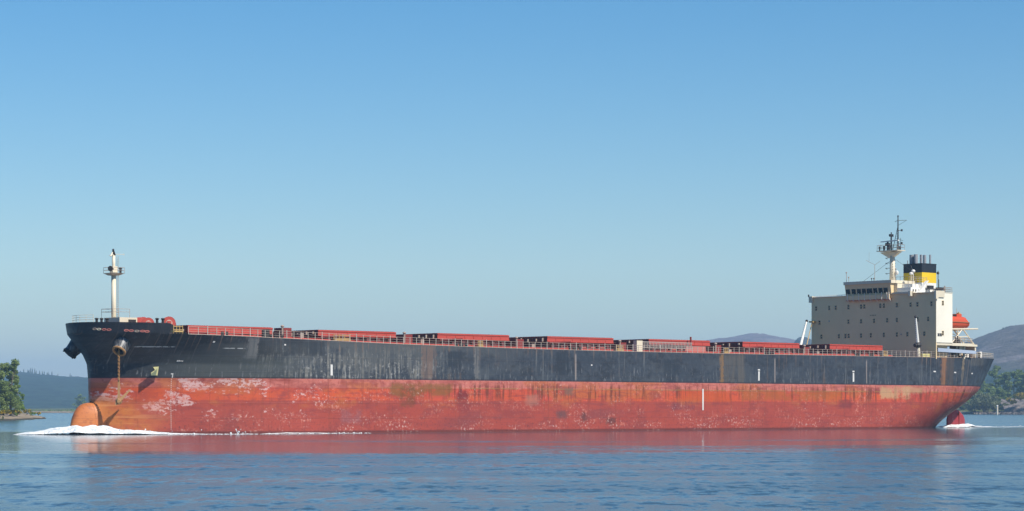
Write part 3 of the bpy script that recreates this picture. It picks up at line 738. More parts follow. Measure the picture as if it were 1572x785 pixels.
MB().box(HX - .25, HX + .4, -10.6, -5.2, 26.96, 27.2).box(HX - .9, HX - .2, -10.4, -9.8, 26.5, 27.3).tube((HX - .5, -10.1, 26.3), (HX - .5, -10.1, 27.1), .4, n=10).build('searchlight', M['cream'], wh)
for x, y, z, h_ in ((HX + 3.2, -7.9, 29.4, 1.9), (HX + 4.4, -6.4, 29.7, 1.2)): MB().tube((x, y, z), (x, y, z + h_), .07, n=6).ball((x, y, z + h_ + .2), .42, .42, .33).build('dome_aerial', M['white'], wh)
for x, y, h_ in ((HX - .3, 6.5, 1.9), (HX - .3, 5.9, .9), (HX + 1, 1.0, .5), (HX + 1, .4, .5), (HX + 1.0, -5.2, 2.2)): MB().tube((x, y, 29.7), (x, y, 29.7 + h_), .06, .04, n=5).ball((x, y, 29.75 + h_), .16, .16, .16).build('whip_aerial', M['dark'] if h_ < .8 else M['rail'], wh)
aer = MB(); ax, ay = HX + 2, 1.0
aer.tube((ax, ay, 29.7), (ax, ay, 33.1), .05, n=5).path([(ax - 1.2, ay + 1.2, 34), (ax, ay, 33.1), (ax + .4, ay - 1, 33.8)], .035, 5).tube((ax - .7, ay + .9, 33.6), (ax - .7, ay + .9, 35.6), .02, n=4)
aer.build('wire_aerial', M['rail'], wh)

# --- radar mast
rx, ry = 163.1, 0.
rm = MB().tube((rx, ry, 29.2), (rx, ry, 35.0), .62, .5, 16).build('radar_mast', M['cream'], ship, True)
MB().hexa([(rx - .4, -.5, 34.9), (rx + .4, -.5, 34.9), (rx + .4, .6, 34.6), (rx - .4, .6, 34.6), (rx - .45, -2.2, 35.85), (rx + .45, -2.2, 35.85), (rx + .45, 2.9, 35.85), (rx - .45, 2.9, 35.85)]).box(rx - 1.2, rx + 1.2, -.3, .3, 35.86, 35.99).build('mast_bracket', M['cream'], rm)
MB().box(rx - 1.3, rx + 1.3, -2.3, 3.1, 36.0, 36.16).build('radar_platform', M['cream'], rm)
pr = MB()
for y in np.linspace(-2.2, 3.0, 6):
    for x in (rx - 1.2, rx + 1.2): pr.tube((x, y, 36.2), (x, y, 37.3), .035, n=5)
for z in (36.75, 37.3): pr.path([(rx - 1.2, -2.2, z), (rx + 1.2, -2.2, z), (rx + 1.2, 3.0, z), (rx - 1.2, 3.0, z), (rx - 1.2, -2.2, z)], .032, 5)
pr.build('platform_rail', M['rail'], rm)
MB().tube((rx, 1.2, 36.2), (rx, 1.2, 37.96), .2, n=10).box(rx - .35, rx + .35, .85, 1.6, 37.2, 37.75).build('radar_pedestal', M['dark'], rm)
MB().hexa([(rx - .15, -1.6, 38.05), (rx + .15, -1.6, 38.05), (rx + .15, 3.0, 37.95), (rx - .15, 3.0, 37.95), (rx - .15, -1.6, 38.3), (rx + .15, -1.6, 38.3), (rx + .15, 3.0, 38.15), (rx - .15, 3.0, 38.15)]).build('radar_scanner', M['white'], rm)
MB().tube((rx, .3, 36.2), (rx, .3, 39.3), .16, n=8).box(rx - .5, rx + .5, .1, .5, 39.0, 39.5).tube((rx, .3, 39.4), (rx, .3, 39.9), .12, n=6).build('scanner_post', M['dark'], rm)
pm = MB().tube((rx + .3, -1.2, 36.2), (rx + .3, -1.2, 43.0), .17, .1, 8)
pm.tube((rx + .3, .2, 36.2), (rx + .3, -1.15, 41.0), .06, n=6)
for k in range(9): pm.tube((rx + .3, -1.2, 36.8 + k * .45), (rx + .3, -.1 - k * .11, 36.8 + k * .45), .04, n=4)
pm.build('signal_pole', M['dark'], rm)
MB().path([(rx + .3, -.4, 42.0), (rx + .3, -1.2, 42.25), (rx + 1.9, -2.2, 42.3)], .05, 5).tube((rx + 1.7, -2.1, 42.2), (rx + .3, -1.2, 41.2), .035, n=4).ball((rx + .3, -1.2, 43.1), .16, .16, .22).build('signal_yard', M['dark'], rm)
for z in (37.6, 40.2): MB().tube((rx + .3, -1.2, z), (rx + 1.0, -1.6, z), .06, n=5).tube((rx + 1.0, -1.6, z - .15), (rx + 1.0, -1.6, z + .25), .2, n=8).build('navigation_light', M['dark'], rm)
MB().tube((rx - .2, -2.3, 36.16), (rx - .2, -2.3, 38.6), .05, n=5).tube((rx - .2, -2.9, 38.0), (rx - .2, -1.9, 38.3), .04, n=5).build('mast_antenna', M['dark'], rm)
for x, y, h_, r_ in ((rx, 2.2, 1.0, .25), (rx - .8, .1, 1.0, .22), (rx, -1.9, .8, .2), (rx - .9, 2.6, .9, .2)): MB().tube((x, y, 36.1), (x, y, 36.16 + h_), r_ * .5, r_, n=8).build('mast_lamp', M['dark'], rm)
MB().ball((rx + .2, -.95, 31.6), .3, .45, .5).tube((rx, -.5, 31.2), (rx + .2, -1, 31.2), .1, n=6).build('loudhailer', M['white'], rm)
ml = MB()
for k in range(4): z = 31.4 + k * 1.05; ml.path([(rx, .5, z + .15), (rx - .3, 1.55, z + .12), (rx + .3, 1.55, z - .05)], .05, 5)
for k in range(7): z = 30.6 + k * .55; ml.path([(rx + .5, -.4, z + .2), (rx - .6, -.45, z)], .05, 5)
ml.build('mast_step', M['dark'], rm)
MB().tube((rx - .3, .4, 34.0), (HX + 1.2, 3.5, 29.7), .03, n=4).tube((rx + .3, -.4, 34.4), (168, -2.2, 31.5), .025, n=4).build('mast_stay', M['dark'], rm)

# --- funnel: banded black, yellow and white
fx0, fx1, fy0, fy1 = 169.9, 174.6, -2.2, 2.6
fn = MB().box(fx0 + .003, fx1 - .003, fy0 + .003, fy1 - .003, 24.4, 29.8).build('funnel', M['white'], ship)
MB().box(fx0, fx1, fy0, fy1, 29.8, 31.9).build('yellow_band', M['yellow'], fn)
MB().box(fx0 - .003, fx1 + .003, fy0 - .003, fy1 + .003, 31.9, 33.7).box(fx0 - .05, fx1 + .05, fy0 - .05, fy1 + .05, 33.6, 33.78).build('black_band', M['black'], fn)
for x, y, r_, h_ in ((171.4, 1.6, .5, 2.2), (171.2, .4, .42, 2.25), (172.3, -.1, .28, 2.2), (173.2, -.3, .34, 2.15), (174.0, -1.1, .2, 2.2), (170.4, 1.9, .1, 1.0)):
    MB().lathe((x, y, 33.5), (x, y, 36), [(0, r_), (h_, r_), (h_ + .01, r_ * .85), (h_ - .4, r_ * .8)], 14).build('exhaust_pipe', M['steel'], fn)
MB().tube((fx1 + .35, fy0 - .2, 27), (fx1 + .35, fy0 - .2, 32.4), .07, n=6).tube((fx1 + .6, fy0 - .2, 27), (fx1 + .6, fy0 - .2, 30.6), .06, n=6).ball((fx1 + .3, fy0 - .2, 31.9), .3, .3, .3).build('stack_pipe', M['dark'], fn)
m = MB()
for a in np.linspace(0, 1, 6): m.tube((fx0 - .6 + 6.2 * a, fy0 - 1.5, 27.2), (fx0 - .6 + 6.2 * a, fy0 - 1.5, 28.4), .05, n=5)
m.tube((fx0 - .8, fy0 - 1.5, 28.4), (fx1 + 1, fy0 - 1.5, 28.5), .12, n=6).box(fx0 + 1.2, fx0 + 2.6, fy0 - 1.0, fy0 - .3, 28.6, 29.2).box(fx1 - .6, fx1 + .9, fy0 - 1.6, fy0 - .3, 28.3, 28.9).build('casing_rail', M['dark'], fn)
MB().tube((fx0 - .05, 0.6, 33.4), (fx0 - .05, -1.0, 29.6), .06, n=5).build('funnel_guy', M['rail'], fn)
MB().box(162.0, 173.5, -5.4, 6, 24.502, 27.2).build('engine_casing_top', M['white'], fn)

# --- boat deck and the gear beneath it
bd = MB().box(HX + .26, 168.6, -16.0, -6, 16.45, 16.94).box(HX + 5.21, 168.6, -16.05, -15.9, 16.4, 16.95).build('boat_deck', M['cream'], ship)
p0 = None
for x in (157.5, 161.5, 165.2, 167.6):
    if p0 is None: p0 = MB().tube((0, 0, 0), (0, 0, 2.6), .22, n=8).build('deck_pillar', M['cream'], bd); o = p0
    else: o = dup(p0, bd)
    o.location = (x, -14.6, 13.85)
MB().box(166.2, 168.2, -14.5, -12.2, 15.2, 16.42).build('vent_trunk', M['cream'], bd)
br_ = MB()
for x in np.linspace(162.1, 168.5, 6): br_.tube((x, -15.95, 16.9), (x, -15.95, 18.0), .04, n=5)
for z in (17.3, 17.65, 18.0): br_.path([(162.1, -15.95, z), (168.5, -15.95, z), (168.5, -10, z)], .035, 5)
br_.build('boat_deck_rail', M['rail'], bd)
for x, y, h_ in ((166.3, -14, 1.6), (167.2, -13.6, .9), (165.6, -14.6, 1.0), (167.6, -12.5, 1.4)): MB().tube((x, y, 16.9), (x, y, 16.9 + h_), .16, n=7).box(x - .35, x + .35, y - .3, y + .3, 16.9, 16.9 + h_ * .6).build('deck_gear', M['dark'], bd)
al = MB().hexa([(157.6, -15.9, 15.15), (170.6, -15.3, 14.95), (170.6, -14.6, 14.95), (157.6, -15.2, 15.15), (157.6, -15.9, 15.9), (170.6, -15.3, 15.55), (170.6, -14.6, 15.55), (157.6, -15.2, 15.9)])
al.build('stowed_ladder', M['grey'], ship)
for k in range(44):
    x = 157.6 + k * .5; y = -half(min(x, 186), 14) + 1.3 + random.uniform(0, 3); h_ = random.choice((.7, 1.0, 1.3, 1.7)); w_ = random.uniform(.12, .4)
    mm = MB()
    if k % 3 == 0: mm.tube((x, y, 13.9), (x, y, 13.9 + h_), w_, n=8).ball((x, y, 13.9 + h_), w_ * 1.5, w_ * 1.5, .2)
    elif k % 3 == 1: mm.box(x - w_, x + w_, y - .3, y + .3, 13.9, 13.9 + h_)
    else: mm.hexa([(x - .4, y, 13.9), (x - .2, y, 13.9), (x - .2, y + .2, 13.9), (x - .4, y + .2, 13.9), (x + .1, y, 15.2), (x + .3, y, 15.2), (x + .3, y + .2, 15.2), (x + .1, y + .2, 15.2)])
    mm.build('poop_fitting', M[('cream', 'white', 'dark', 'white', 'gold')[k % 5]], ship)
for x, y in ((173, -8.5), (176, -6.5)): winch(x, y, 14.1, .75, R(20))
MB().box(153.2, 155.6, -15.5, -14.4, 13.9, 14.7).build('provision_box', M['yellowpale'], ship)

# --- provision crane booms topped up alongside the house
def crane(base, joint, top, sgn):
    cp = MB().tube(base, joint, .42, .36, 10).build('provision_crane', M['cream'], ship)
    MB().tube(joint, top, .34, .16, 8).build('crane_boom', M['white'], cp)
    MB().ball(joint, .75, .75, .6).tube(Vector(joint) + Vector((-1.0, 0, -.1)), Vector(joint) + Vector((.6, 0, .1)), .36, n=8).build('crane_winch', M['dark'], cp)
    r = MB(); j = Vector(joint); t_ = Vector(top)
    for k in range(13):
        c = j.lerp(t_, .06 + k * .07); r.tube(c + Vector((-.42, 0, 0)), c + Vector((.42, 0, 0)), .05, n=4)
    r.build('boom_rung', M['dark'], cp)
    MB().ball(top, .3, .3, .3).build('boom_block', M['dark'], cp)
crane((152.6, -15.0, 13.8), (152.4, -15.0, 16.4), (151.6, -15.1, 21.9), -1)
crane((151.0, 14.4, 13.8), (151.2, 14.6, 16.0), (154.6, 15.6, 22.0), 1)
MB().tube((151, 13.4, 14), (155.9, 15.3, 21.6), .1, n=6).box(155.6, HX, 14.9, 15.9, 21.7, 22.0).build('boom_rest', M['ochre'], ship)

# --- rudder (part of the ship)
rd = MB()
def rsec(z, xs, ws): return [(x, -w_, z) for x, w_ in zip(xs, ws)] + [(x, w_, z) for x, w_ in zip(xs[::-1], ws[::-1])]
secs = [rsec(-3, (181.0, 182.4, 184.4, 187.0), (.15, .6, .5, .06)), rsec(1.6, (181.0, 182.4, 184.4, 187.0), (.15, .6, .5, .06)), rsec(2.5, (181.3, 182.5, 184.2, 186.5), (.15, .55, .45, .06)), rsec(3.7, (181.9, 182.6, 183.6, 184.6), (.12, .45, .36, .06))]
vs = [p for q in secs for p in q]; fs = [(k * 8 + i, k * 8 + (i + 1) % 8, k * 8 + 8 + (i + 1) % 8, k * 8 + 8 + i) for k in range(3) for i in range(8)] + [tuple(range(24, 32))]
rd._add(vs, fs); rdo = rd.build('rudder', M['rudder'], ship)
MB().tube((182.6, 0, 3.6), (182.6, 0, 5.2), .34, n=10).build('rudder_stock', M['redark'], rdo)
MB().box(184.3, 184.6, -.62, -.42, -1, 3.2).build('rudder_seam', M['redark'], rdo)

# ================================================================= LIFEBOAT (rests in its davit)
def sp(x, y, z):
    c, s = math.cos(TH), math.sin(TH); return Vector((SHIP_O[0] + x * c - y * s, SHIP_O[1] + x * s + y * c, z))
lb = empty('lifeboat', sp(167.7, -11.2, 20.0), TH)
tag(lb, 'orange enclosed lifeboat perched on its davit behind the cream deckhouse', 'lifeboat')
def loft(secs, n, half_):                                        # secs: x, half width, z0, z1
    V = []; F = []
    for x, w_, z0, z1 in secs:
        for j in range(n):
            a = math.pi * j / (n - 1) * (1 if half_ == 'up' else -1)
            ca, sa = math.cos(a), math.sin(a)
            V.append((x, w_ * math.copysign(abs(ca) ** .7, ca), (z0 + (z1 - z0) * abs(sa) ** .7)))
    for i in range(len(secs) - 1):
        for j in range(n - 1): F.append((i * n + j, i * n + j + 1, (i + 1) * n + j + 1, (i + 1) * n + j))
    F.append(tuple(range(n))); F.append(tuple(range((len(secs) - 1) * n, len(secs) * n))[::-1])
    return V, F
V, F = loft([(-4.6, .7, 1.5, .7), (-3.8, 1.2, 1.4, .3), (-1, 1.45, 1.35, .1), (3, 1.45, 1.3, .15), (4.4, 1.35, 1.3, .3)], 13, 'down'); mesh_np('lifeboat_hull', V, F, M['orange'], lb)
V, F = loft([(-4.5, .65, 1.52, 1.7), (-3.6, 1.15, 1.42, 2.3), (-1, 1.35, 1.37, 2.55), (3.0, 1.35, 1.32, 2.55), (3.6, 1.3, 1.32, 2.5), (4.35, 1.3, 1.32, 1.5)], 13, 'up'); mesh_np('canopy', V, F, M['orange'], lb)
MB().box(1.3, 2.9, -.55, .55, 2.5, 3.05).box(1.25, 1.6, -.4, .4, 2.7, 2.95).build('cockpit', M['orange'], lb)
MB().box(1.22, 1.25, -.42, .42, 2.65, 2.95).box(.2, 1.2, -.3, .3, 2.5, 2.66).build('cockpit_window', M['glass'], lb)
MB().path([(-4.4, -.8, 1.45), (-3.6, -1.28, 1.42), (-1, -1.5, 1.37), (3, -1.5, 1.32), (4.35, -1.4, 1.3), (4.45, 1.4, 1.3)], .09, 6).build('rubbing_strake', M['rust'], lb)
MB().tube((2.2, .2, 3.0), (2.2, .2, 4.2), .03, n=4).tube((2.6, 0, 3.0), (2.6, 0, 3.5), .12, n=6).box(2.3, 2.9, -.3, .3, 3.05, 3.3).build('boat_mast', M['ochre'], lb)
MB().tube((4.2, -.2, .9), (4.9, -.2, .9), .18, n=8).box(4.4, 4.8, -.6, .2, .3, 1.2).build('propeller_guard', M['redark'], lb)
dv = MB()
for y in (-12.4, -10.0):
    dv.tube((166.2, y, 19.9), (175.0, y, 20.12), .17, n=6).tube((168.6, y, 16.9), (168.4, y, 20.0), .15, n=6).tube((173.8, y, 16.9), (170.2, y, 20.0), .15, n=6).tube((166.4, y, 17), (170.0, y, 20.0), .11, n=6).tube((168.2, y, 18.4), (172.0, y, 18.5), .1, n=6)
dv.tube((170.2, -12.4, 19.8), (170.2, -10, 19.8), .12, n=6).tube((173.6, -12.4, 17.2), (168.6, -10, 19.4), .07, n=5)
dv.box(164.5, 174.4, -12.8, -9.4, 16.5, 16.9).build('lifeboat_davit', M['cream'], ship)
for x in (169.6, 174.0): MB().box(x - .2, x + .2, -12.6, -9.6, 13.9, 16.5).build('davit_support', M['cream'], ship)

# ================================================================= ANCHORS
def anchor(name, label, o, up, out, mat, k_=1.):
    """shackle at o, shank hanging along -up, arms opening towards out"""
    up = Vector(up).normalized(); out = Vector(out); out = (out - up * out.dot(up)).normalized(); sd = up.cross(out)
    a = empty(name, o); a.scale = (k_, k_, k_); tag(a, label, 'anchor', 'ship anchors')
    MB().hexa([tuple(up * -2.3 + sd * x * .22 + out * y * .16) for x, y in ((-1, -1), (1, -1), (1, 1), (-1, 1))] + [tuple(sd * x * .13 + out * y * .12) for x, y in ((-1, -1), (1, -1), (1, 1), (-1, 1))]).build('shank', mat, a)
    MB().lathe(tuple(up * -2.35 - sd * 1.15), tuple(up * -2.35 + sd * 1.15), [(0, .18), (.5, .36), (1.15, .42), (1.8, .36), (2.3, .18)], 10).build('crown', mat, a)
    fd = (up * .72 + out * .70).normalized(); nr = fd.cross(sd)
    for s in (-1, 1):
        b = up * -2.35 + sd * s * .62; tp = b + fd * 1.9
        MB().hexa([tuple(b + sd * x * .34 + nr * y * .2) for x, y in ((-1, -1), (1, -1), (1, 1), (-1, 1))] + [tuple(tp + sd * x * .07 + nr * y * .06) for x, y in ((-1, -1), (1, -1), (1, 1), (-1, 1))]).build('fluke', mat, a)
        MB().hexa([tuple(b - fd * .1 + sd * s * .2 + nr * y * .2 + sd * x * .1) for x, y in ((-1, -1), (1, -1), (1, 1), (-1, 1))] + [tuple(b - fd * .55 + sd * s * .3 + nr * y * .1 + sd * x * .05) for x, y in ((-1, -1), (1, -1), (1, 1), (-1, 1))]).build('tripping_palm', mat, a)
    MB().path([tuple(sd * .2 * math.cos(k * math.pi / 4) + up * (.1 + .2 * math.sin(k * math.pi / 4))) for k in range(9)], .07, 6).build('shackle', mat, a)
    return a
cth, sth = math.cos(TH), math.sin(TH)
def wdir(v): return Vector((v[0] * cth - v[1] * sth, v[0] * sth + v[1] * cth, v[2]))
top = sp(hend.x - .1, hend.y - .1, hend.z + .2); bot = sp(hend.x - .1, hend.y - .1, 8.0)
anchor('bow_anchor', 'rusty anchor hanging on its chain over the orange bulb at the bow', bot, (0, 0, 1), wdir((.75, -.5, 0)), M['gold'], 1.3)
ch = MB(); n = 17
for k in range(n):
    c = top.lerp(bot, (k + .5) / n); L = (top.z - bot.z) / n * .78; ax = (Vector((1, 0, 0)) if k % 2 else Vector((0, 1, 0)))
    ax = wdir(ax)
    ch.path([tuple(c + ax * .14 * math.cos(q * math.pi / 4) + Vector((0, 0, L * math.sin(q * math.pi / 4)))) for q in range(9)], .06, 5)
cho = ch.build('anchor_chain', M['gold']); tag(cho, 'rusty chain running from the bow hawse pipe down to the hanging anchor', 'chain')
sd_ = wdir(sdr)
anchor('bow_anchor', 'dark anchor housed in the far side hawse pipe, silhouetted ahead of the bow', sp(*send) - sd_ * 2.15, -sd_, wdir((.68, .70, -.2)), M['dark'])

# ================================================================= FOAM
t = NT('foam'); o = t.pos(); f1 = t.noise(o, 1.8, 6, .72); f2 = t.noise(o, 3.5, 4, .7)
fz = t.sep(o)[2]
t.bsdf(t.mix(t.ss(f1, .40, .58), (.52, .58, .61), (.88, .88, .86)), .85, spec=.2, normal=t.bump(f1, .8, .35))
tp_ = t.n.new('ShaderNodeBsdfTransparent'); mx = t.n.new('ShaderNodeMixShader')
cov = t.ss(t.add(f2, t.mul(fz, .9)), .42, .56)
t.put(mx.inputs[0], cov); fb = t.out.inputs[0].links[0].from_socket
t.l.new(tp_.outputs[0], mx.inputs[1]); t.l.new(fb, mx.inputs[2]); t.l.new(mx.outputs[0], t.out.inputs[0]); M['foam'] = t.m
def foam(name, path, width, height, ns, nt, label, ragged=.28, seed=0):
    """a churned ridge of white water: path in the ship's frame"""
    P = [Vector((*p, 0)) for p in path]; V = []; F = []; keep = []
    L = [0]
    for a, b in zip(P[:-1], P[1:]): L.append(L[-1] + (b - a).length)
    for i in range(ns):
        s = i / (ns - 1); d = s * L[-1]
        c = Vector((interp(d, L, [p.x for p in P]), interp(d, L, [p.y for p in P]), 0))
        c2 = Vector((interp(d + .5, L, [p.x for p in P]), interp(d + .5, L, [p.y for p in P]), 0)); tg = c2 - c
        if tg.length < 1e-4: tg = P[-1] - P[-2]
        tg.normalize(); nm = Vector((tg.y, -tg.x, 0))
        W = interp(s, *width); H = interp(s, *height)
        for j in range(nt):
            u = -1 + 2 * j / (nt - 1); q = c + nm * u * W
            nz = mnoise.fractal(Vector((d * .45, u * 3.2, seed)), .9, 2.1, 5); nb = mnoise.fractal(Vector((q.x * .35, q.y * .35, seed + 9)), .9, 2.1, 3)
            e = max(0, 1 - u * u); z = H * (e ** .55) * (.85 + .35 * nb + .18 * nz) - .05
            if abs(u) > .985: z = -.1
            V.append(sp(q.x, q.y, max(z, -.1))); keep.append(z > -.06 + ragged * .12 + .10 * nz * ragged)
    for i in range(ns - 1):
        for j in range(nt - 1):
            q = (i * nt + j, i * nt + j + 1, (i + 1) * nt + j + 1, (i + 1) * nt + j)
            if all(keep[k] for k in q): F.append(q)
    ob = mesh_np(name, V, F, M['foam'], None, False); tag(ob, label, kind='stuff'); return ob
foam('bow_wave', [(-40.5, .5), (-36, -1.5), (-32, -4.2), (-28, -7.5), (-23, -11.4), (-18, -14.2), (-13, -16.0)], ([0, .12, .3, .6, .8, 1], [.8, 3.4, 5.2, 4.0, 1.6, .4]), ([0, .1, .3, .5, .75, 1], [.05, .6, 1.5, .9, .25, .04]), 240, 36, 'white bow wave breaking at the bulb')
foam('side_foam', [(-9, -17.6), (-3, -17.5), (3, -17.2), (7, -17.0)], ([0, .3, .8, 1], [.35, .9, .8, .3]), ([0, .3, .7, 1], [.06, .28, .22, .05]), 120, 10, 'thin strip of foam along the red hull', .5, 3)
foam('stern_wash', [(172, -4.5), (176, -3.6), (181, -3), (187, -2), (192, -1), (197, 0)], ([0, .3, .6, 1], [.8, 2.0, 2.4, 1.5]), ([0, .25, .45, .6, 1], [.25, .6, .9, .4, .1]), 130, 22, 'white water churned up round the rudder', .45, 5)

# flecks of foam and spray thrown off the two wakes
def flecks(name, label, line, n, spread, hmax, seed):
    rs = random.Random(seed); m = MB()
    for _ in range(n):
        f = rs.random() * (len(line) - 1); a = int(f); p = Vector((*line[a], 0)).lerp(Vector((*line[min(a + 1, len(line) - 1)], 0)), f - a)
        x = p.x + rs.gauss(0, spread); y = p.y + rs.gauss(0, spread * .7); r_ = rs.uniform(.06, .30); z = max(0, rs.gauss(0, hmax)) if rs.random() < .25 else 0
        q = sp(x, y, z); m.ball(q, r_ * rs.uniform(1, 3) if z == 0 else r_ * .6, r_ * rs.uniform(1, 2.5) if z == 0 else r_ * .6, r_ * (.35 if z == 0 else .6), 5, 3)
    tag(m.build(name, M['foam']), label, kind='stuff')
flecks('bow_spray', 'flecks of foam and spray round the bow wave', [(-38, -3), (-35, -5), (-31, -8.5), (-26, -12), (-18, -16.5), (-10, -18.0)], 420, .55, .45, 5)
flecks('wake_flecks', 'broken foam trailing along the hull and behind the rudder', [(-8, -18), (4, -17.6), (12, -17.2)], 90, .35, .03, 6)
flecks('wake_flecks', 'broken foam trailing behind the rudder', [(176, -5), (186, -4), (200, -2), (214, 1)], 160, 1.0, .25, 8)

# ================================================================= HILLS
def hill_mat(name, forest, bare, z0, z1, k, cut):
    t = NT(name); p = t.pos(); z = t.sep(p)[2]
    a = t.noise(t.scaled(p, .0032, .0016, .006), 1., 5, .6); b = t.noise(t.scaled(p, .03, .015, .03), 1., 4, .65); c = t.noise(t.scaled(p, .009, .004, .02, (4, 4, 4)), 1., 3, .5)
    col = t.mix(t.ss(b, .35, .65), tuple(x * .6 for x in forest), tuple(x * 1.4 for x in forest))
    zz = t.add(z, t.mul(t.math('SUBTRACT', a, .5), k))
    bc = t.mix(t.ss(b, .4, .62), bare, tuple(x * 1.5 for x in bare))
    bc = t.mix(t.ss(c, .60, .66), bc, (.20, .17, .16))
    col = t.mix(t.mul(t.ss(zz, z0, z1), cut), col, bc)
    return t.bsdf(col, .9, spec=.1, normal=t.bump(b, .8, 12))
def hill(name, prof, dr, d0, d1, mat, rough=.05, nk=220, nd=40, trees=0):
    px = [p[0] for p in prof]; py = [p[1] for p in prof]
    ks = np.linspace((px[0] - 786) / 3702, (px[-1] - 786) / 3702, nk); V = []; F = []
    for i, k in enumerate(ks):
        ridge = 3.654 + (629.5 - interp(k * 3702 + 786, px, py)) * dr / 3702
        for j in range(nd):
            v = j / (nd - 1); d = d0 + (d1 - d0) * v; X = k * dr * (.5 + .5 * d / dr)
            vr = (dr - d0) / (d1 - d0)
            e = math.sin(math.pi / 2 * min(1, v / vr)) ** 1.3 if v <= vr else math.cos(math.pi / 2 * (v - vr) / (1 - vr)) ** 1.2
            nz = mnoise.fractal(Vector((X * .0016, d * .0009, 3 + dr * .01)), .9, 2.1, 6)
            tip = mnoise.noise(Vector((X * .05, d * .02, 1))) * 3
            V.append((X, d, max(-1.5, ridge * e * (1 + rough * 2 * nz * (1 - e * .55)) + tip * e - 1.5 * (e < .02))))
    for i in range(nk - 1):
        for j in range(nd - 1): F.append((i * nd + j, (i + 1) * nd + j, (i + 1) * nd + j + 1, i * nd + j + 1))
    o = mesh_np(name, V, F, mat); tag(o, kind='structure'); return o
hm1 = hill_mat('forest_hillside', (.020, .040, .026), (.07, .06, .05), 80, 130, 120, .5)
hm2 = hill_mat('logged_hillside', (.022, .045, .030), (.095, .080, .066), 60, 95, 110, .95)
hm3 = hill_mat('far_hillside', (.03, .045, .04), (.13, .10, .10), 60, 120, 80, .9)
hill('wooded_hill', [(-1500, 590), (-700, 560), (-200, 560), (0, 566), (28, 571), (45, 572), (62, 575), (80, 577), (100, 579), (137, 581), (220, 584), (400, 596), (700, 608), (1200, 622)], 6300, 4000, 8200, hm1)
hill('logged_hill', [(1150, 622), (1300, 590), (1400, 558), (1470, 533), (1493, 522), (1515, 514), (1535, 507), (1550, 502), (1572, 500), (1650, 492), (1800, 500), (2200, 540), (2900, 600)], 4600, 2900, 6200, hm2)
hill('far_hill', [(500, 600), (800, 560), (1000, 536), (1060, 527), (1090, 521.5), (1120, 516.5), (1143, 511), (1150, 509.5), (1158, 511.5), (1165, 510.5), (1190, 516), (1215, 521), (1240, 525), (1300, 532), (1450, 548), (1800, 580), (2200, 605)], 7400, 5400, 9400, hm3)
hill('near_knoll', [(1150, 600), (1205, 545), (1219, 526), (1224, 519), (1230, 517), (1238, 518), (1250, 525), (1290, 545), (1400, 600)], 5200, 4700, 5700, hm1, .02, 90)
# conifers along the skyline, joined: a far wood read as one mass
def conifer(m, x, y, z, h_, r_):
    for k in range(3):
        zz = z + h_ * (.12 + .27 * k); m.lathe((x, y, zz), (x, y, zz + 1), [(0, r_ * (1 - .27 * k)), (h_ * .40, .05)], 5)
    m.tube((x, y, z - 2), (x, y, z + h_ * .3), r_ * .12, n=4)
t = NT('conifer_needles'); nz = t.noise(t.pos(), .4, 3); M['conifer'] = t.bsdf(t.mix(nz, (.012, .030, .020), (.035, .06, .04)), .9, spec=.1)
m = MB()
for _ in range(46):
    px_ = random.choice((random.gauss(46, 7), random.uniform(22, 137), random.gauss(62, 3), random.gauss(80, 5), random.uniform(-200, 20))); yy = interp(px_, [-200, 0, 28, 45, 62, 80, 100, 137], [560, 566, 571, 572, 575, 577, 579, 581])
    conifer(m, (px_ - 786) / 3702 * 6300, 6300, (629.5 - yy) / 3702 * 6300 - 4, random.uniform(9, 21), 3.4)
tag(m.build('ridge_conifers', M['conifer']), 'dark conifers along the skyline of the wooded hill', kind='stuff')
m = MB()
for _ in range(120):
    px_ = random.choice((random.uniform(1541, 1600), random.uniform(1541, 1700), random.uniform(1528, 1548), random.uniform(1560, 1800), random.uniform(1495, 1545))); yy = interp(px_, [1493, 1515, 1535, 1550, 1572, 1650, 1800], [522, 514, 507, 502, 500, 492, 500])
    conifer(m, (px_ - 786) / 3702 * 4600, 4600 + random.uniform(-30, 30), (629.5 - yy) / 3702 * 4600 - 4, random.uniform(6, 11) if px_ > 1538 else random.uniform(3, 6), 2.2)
tag(m.build('ridge_conifers', M['conifer']), 'dark conifers along the top of the logged hill', kind='stuff')

# ================================================================= BANKS
t = NT('river_bank'); p = t.pos(); a = t.noise(p, .35, 4); b = t.noise(t.scaled(p, .05, .05, 1.2), 1., 4, .6)
sand = t.mix(t.ss(a, .35, .65), (.20, .155, .105), (.34, .27, .18))
sand = t.mix(t.ss(t.sep(p)[2], 1.9, 2.6), sand, t.mix(a, (.05, .075, .02), (.13, .13, .035)))
sand = t.mix(t.ss(t.add(t.sep(p)[2], t.mul(t.math('SUBTRACT', b, .5), 1.2)), .75, .35), sand, (.055, .05, .035))
M['bank'] = t.bsdf(sand, .9, spec=.15, normal=t.bump(a, .8, .6))
def bank(name, shore, inland, hprof, mat, n=120, nd=14, jit=3.):
    """strip of ground from the waterline inland; shore, inland: lists of (X, Y); hprof: heights from water to inland"""
    V = []; F = []
    for i in range(n):
        s = i / (n - 1) * (len(shore) - 1); a = int(min(s, len(shore) - 2)); f = s - a
        p = Vector(shore[a]).lerp(Vector(shore[a + 1]), f); q = Vector(inland[a]).lerp(Vector(inland[a + 1]), f)
        for j in range(nd):
            v = j / (nd - 1); r = p.lerp(q, v ** 2.2); nz = mnoise.fractal(Vector((r.x * .06, r.y * .06, 2)), .9, 2.1, 4)
            V.append((r.x + nz * jit * (j > 0), r.y + nz * jit, interp(v, *hprof) * (1 + .25 * nz)))
    for i in range(n - 1):
        for j in range(nd - 1): F.append((i * nd + j, (i + 1) * nd + j, (i + 1) * nd + j + 1, i * nd + j + 1))
    o = mesh_np(name, V, F, mat); tag(o, kind='structure'); return o
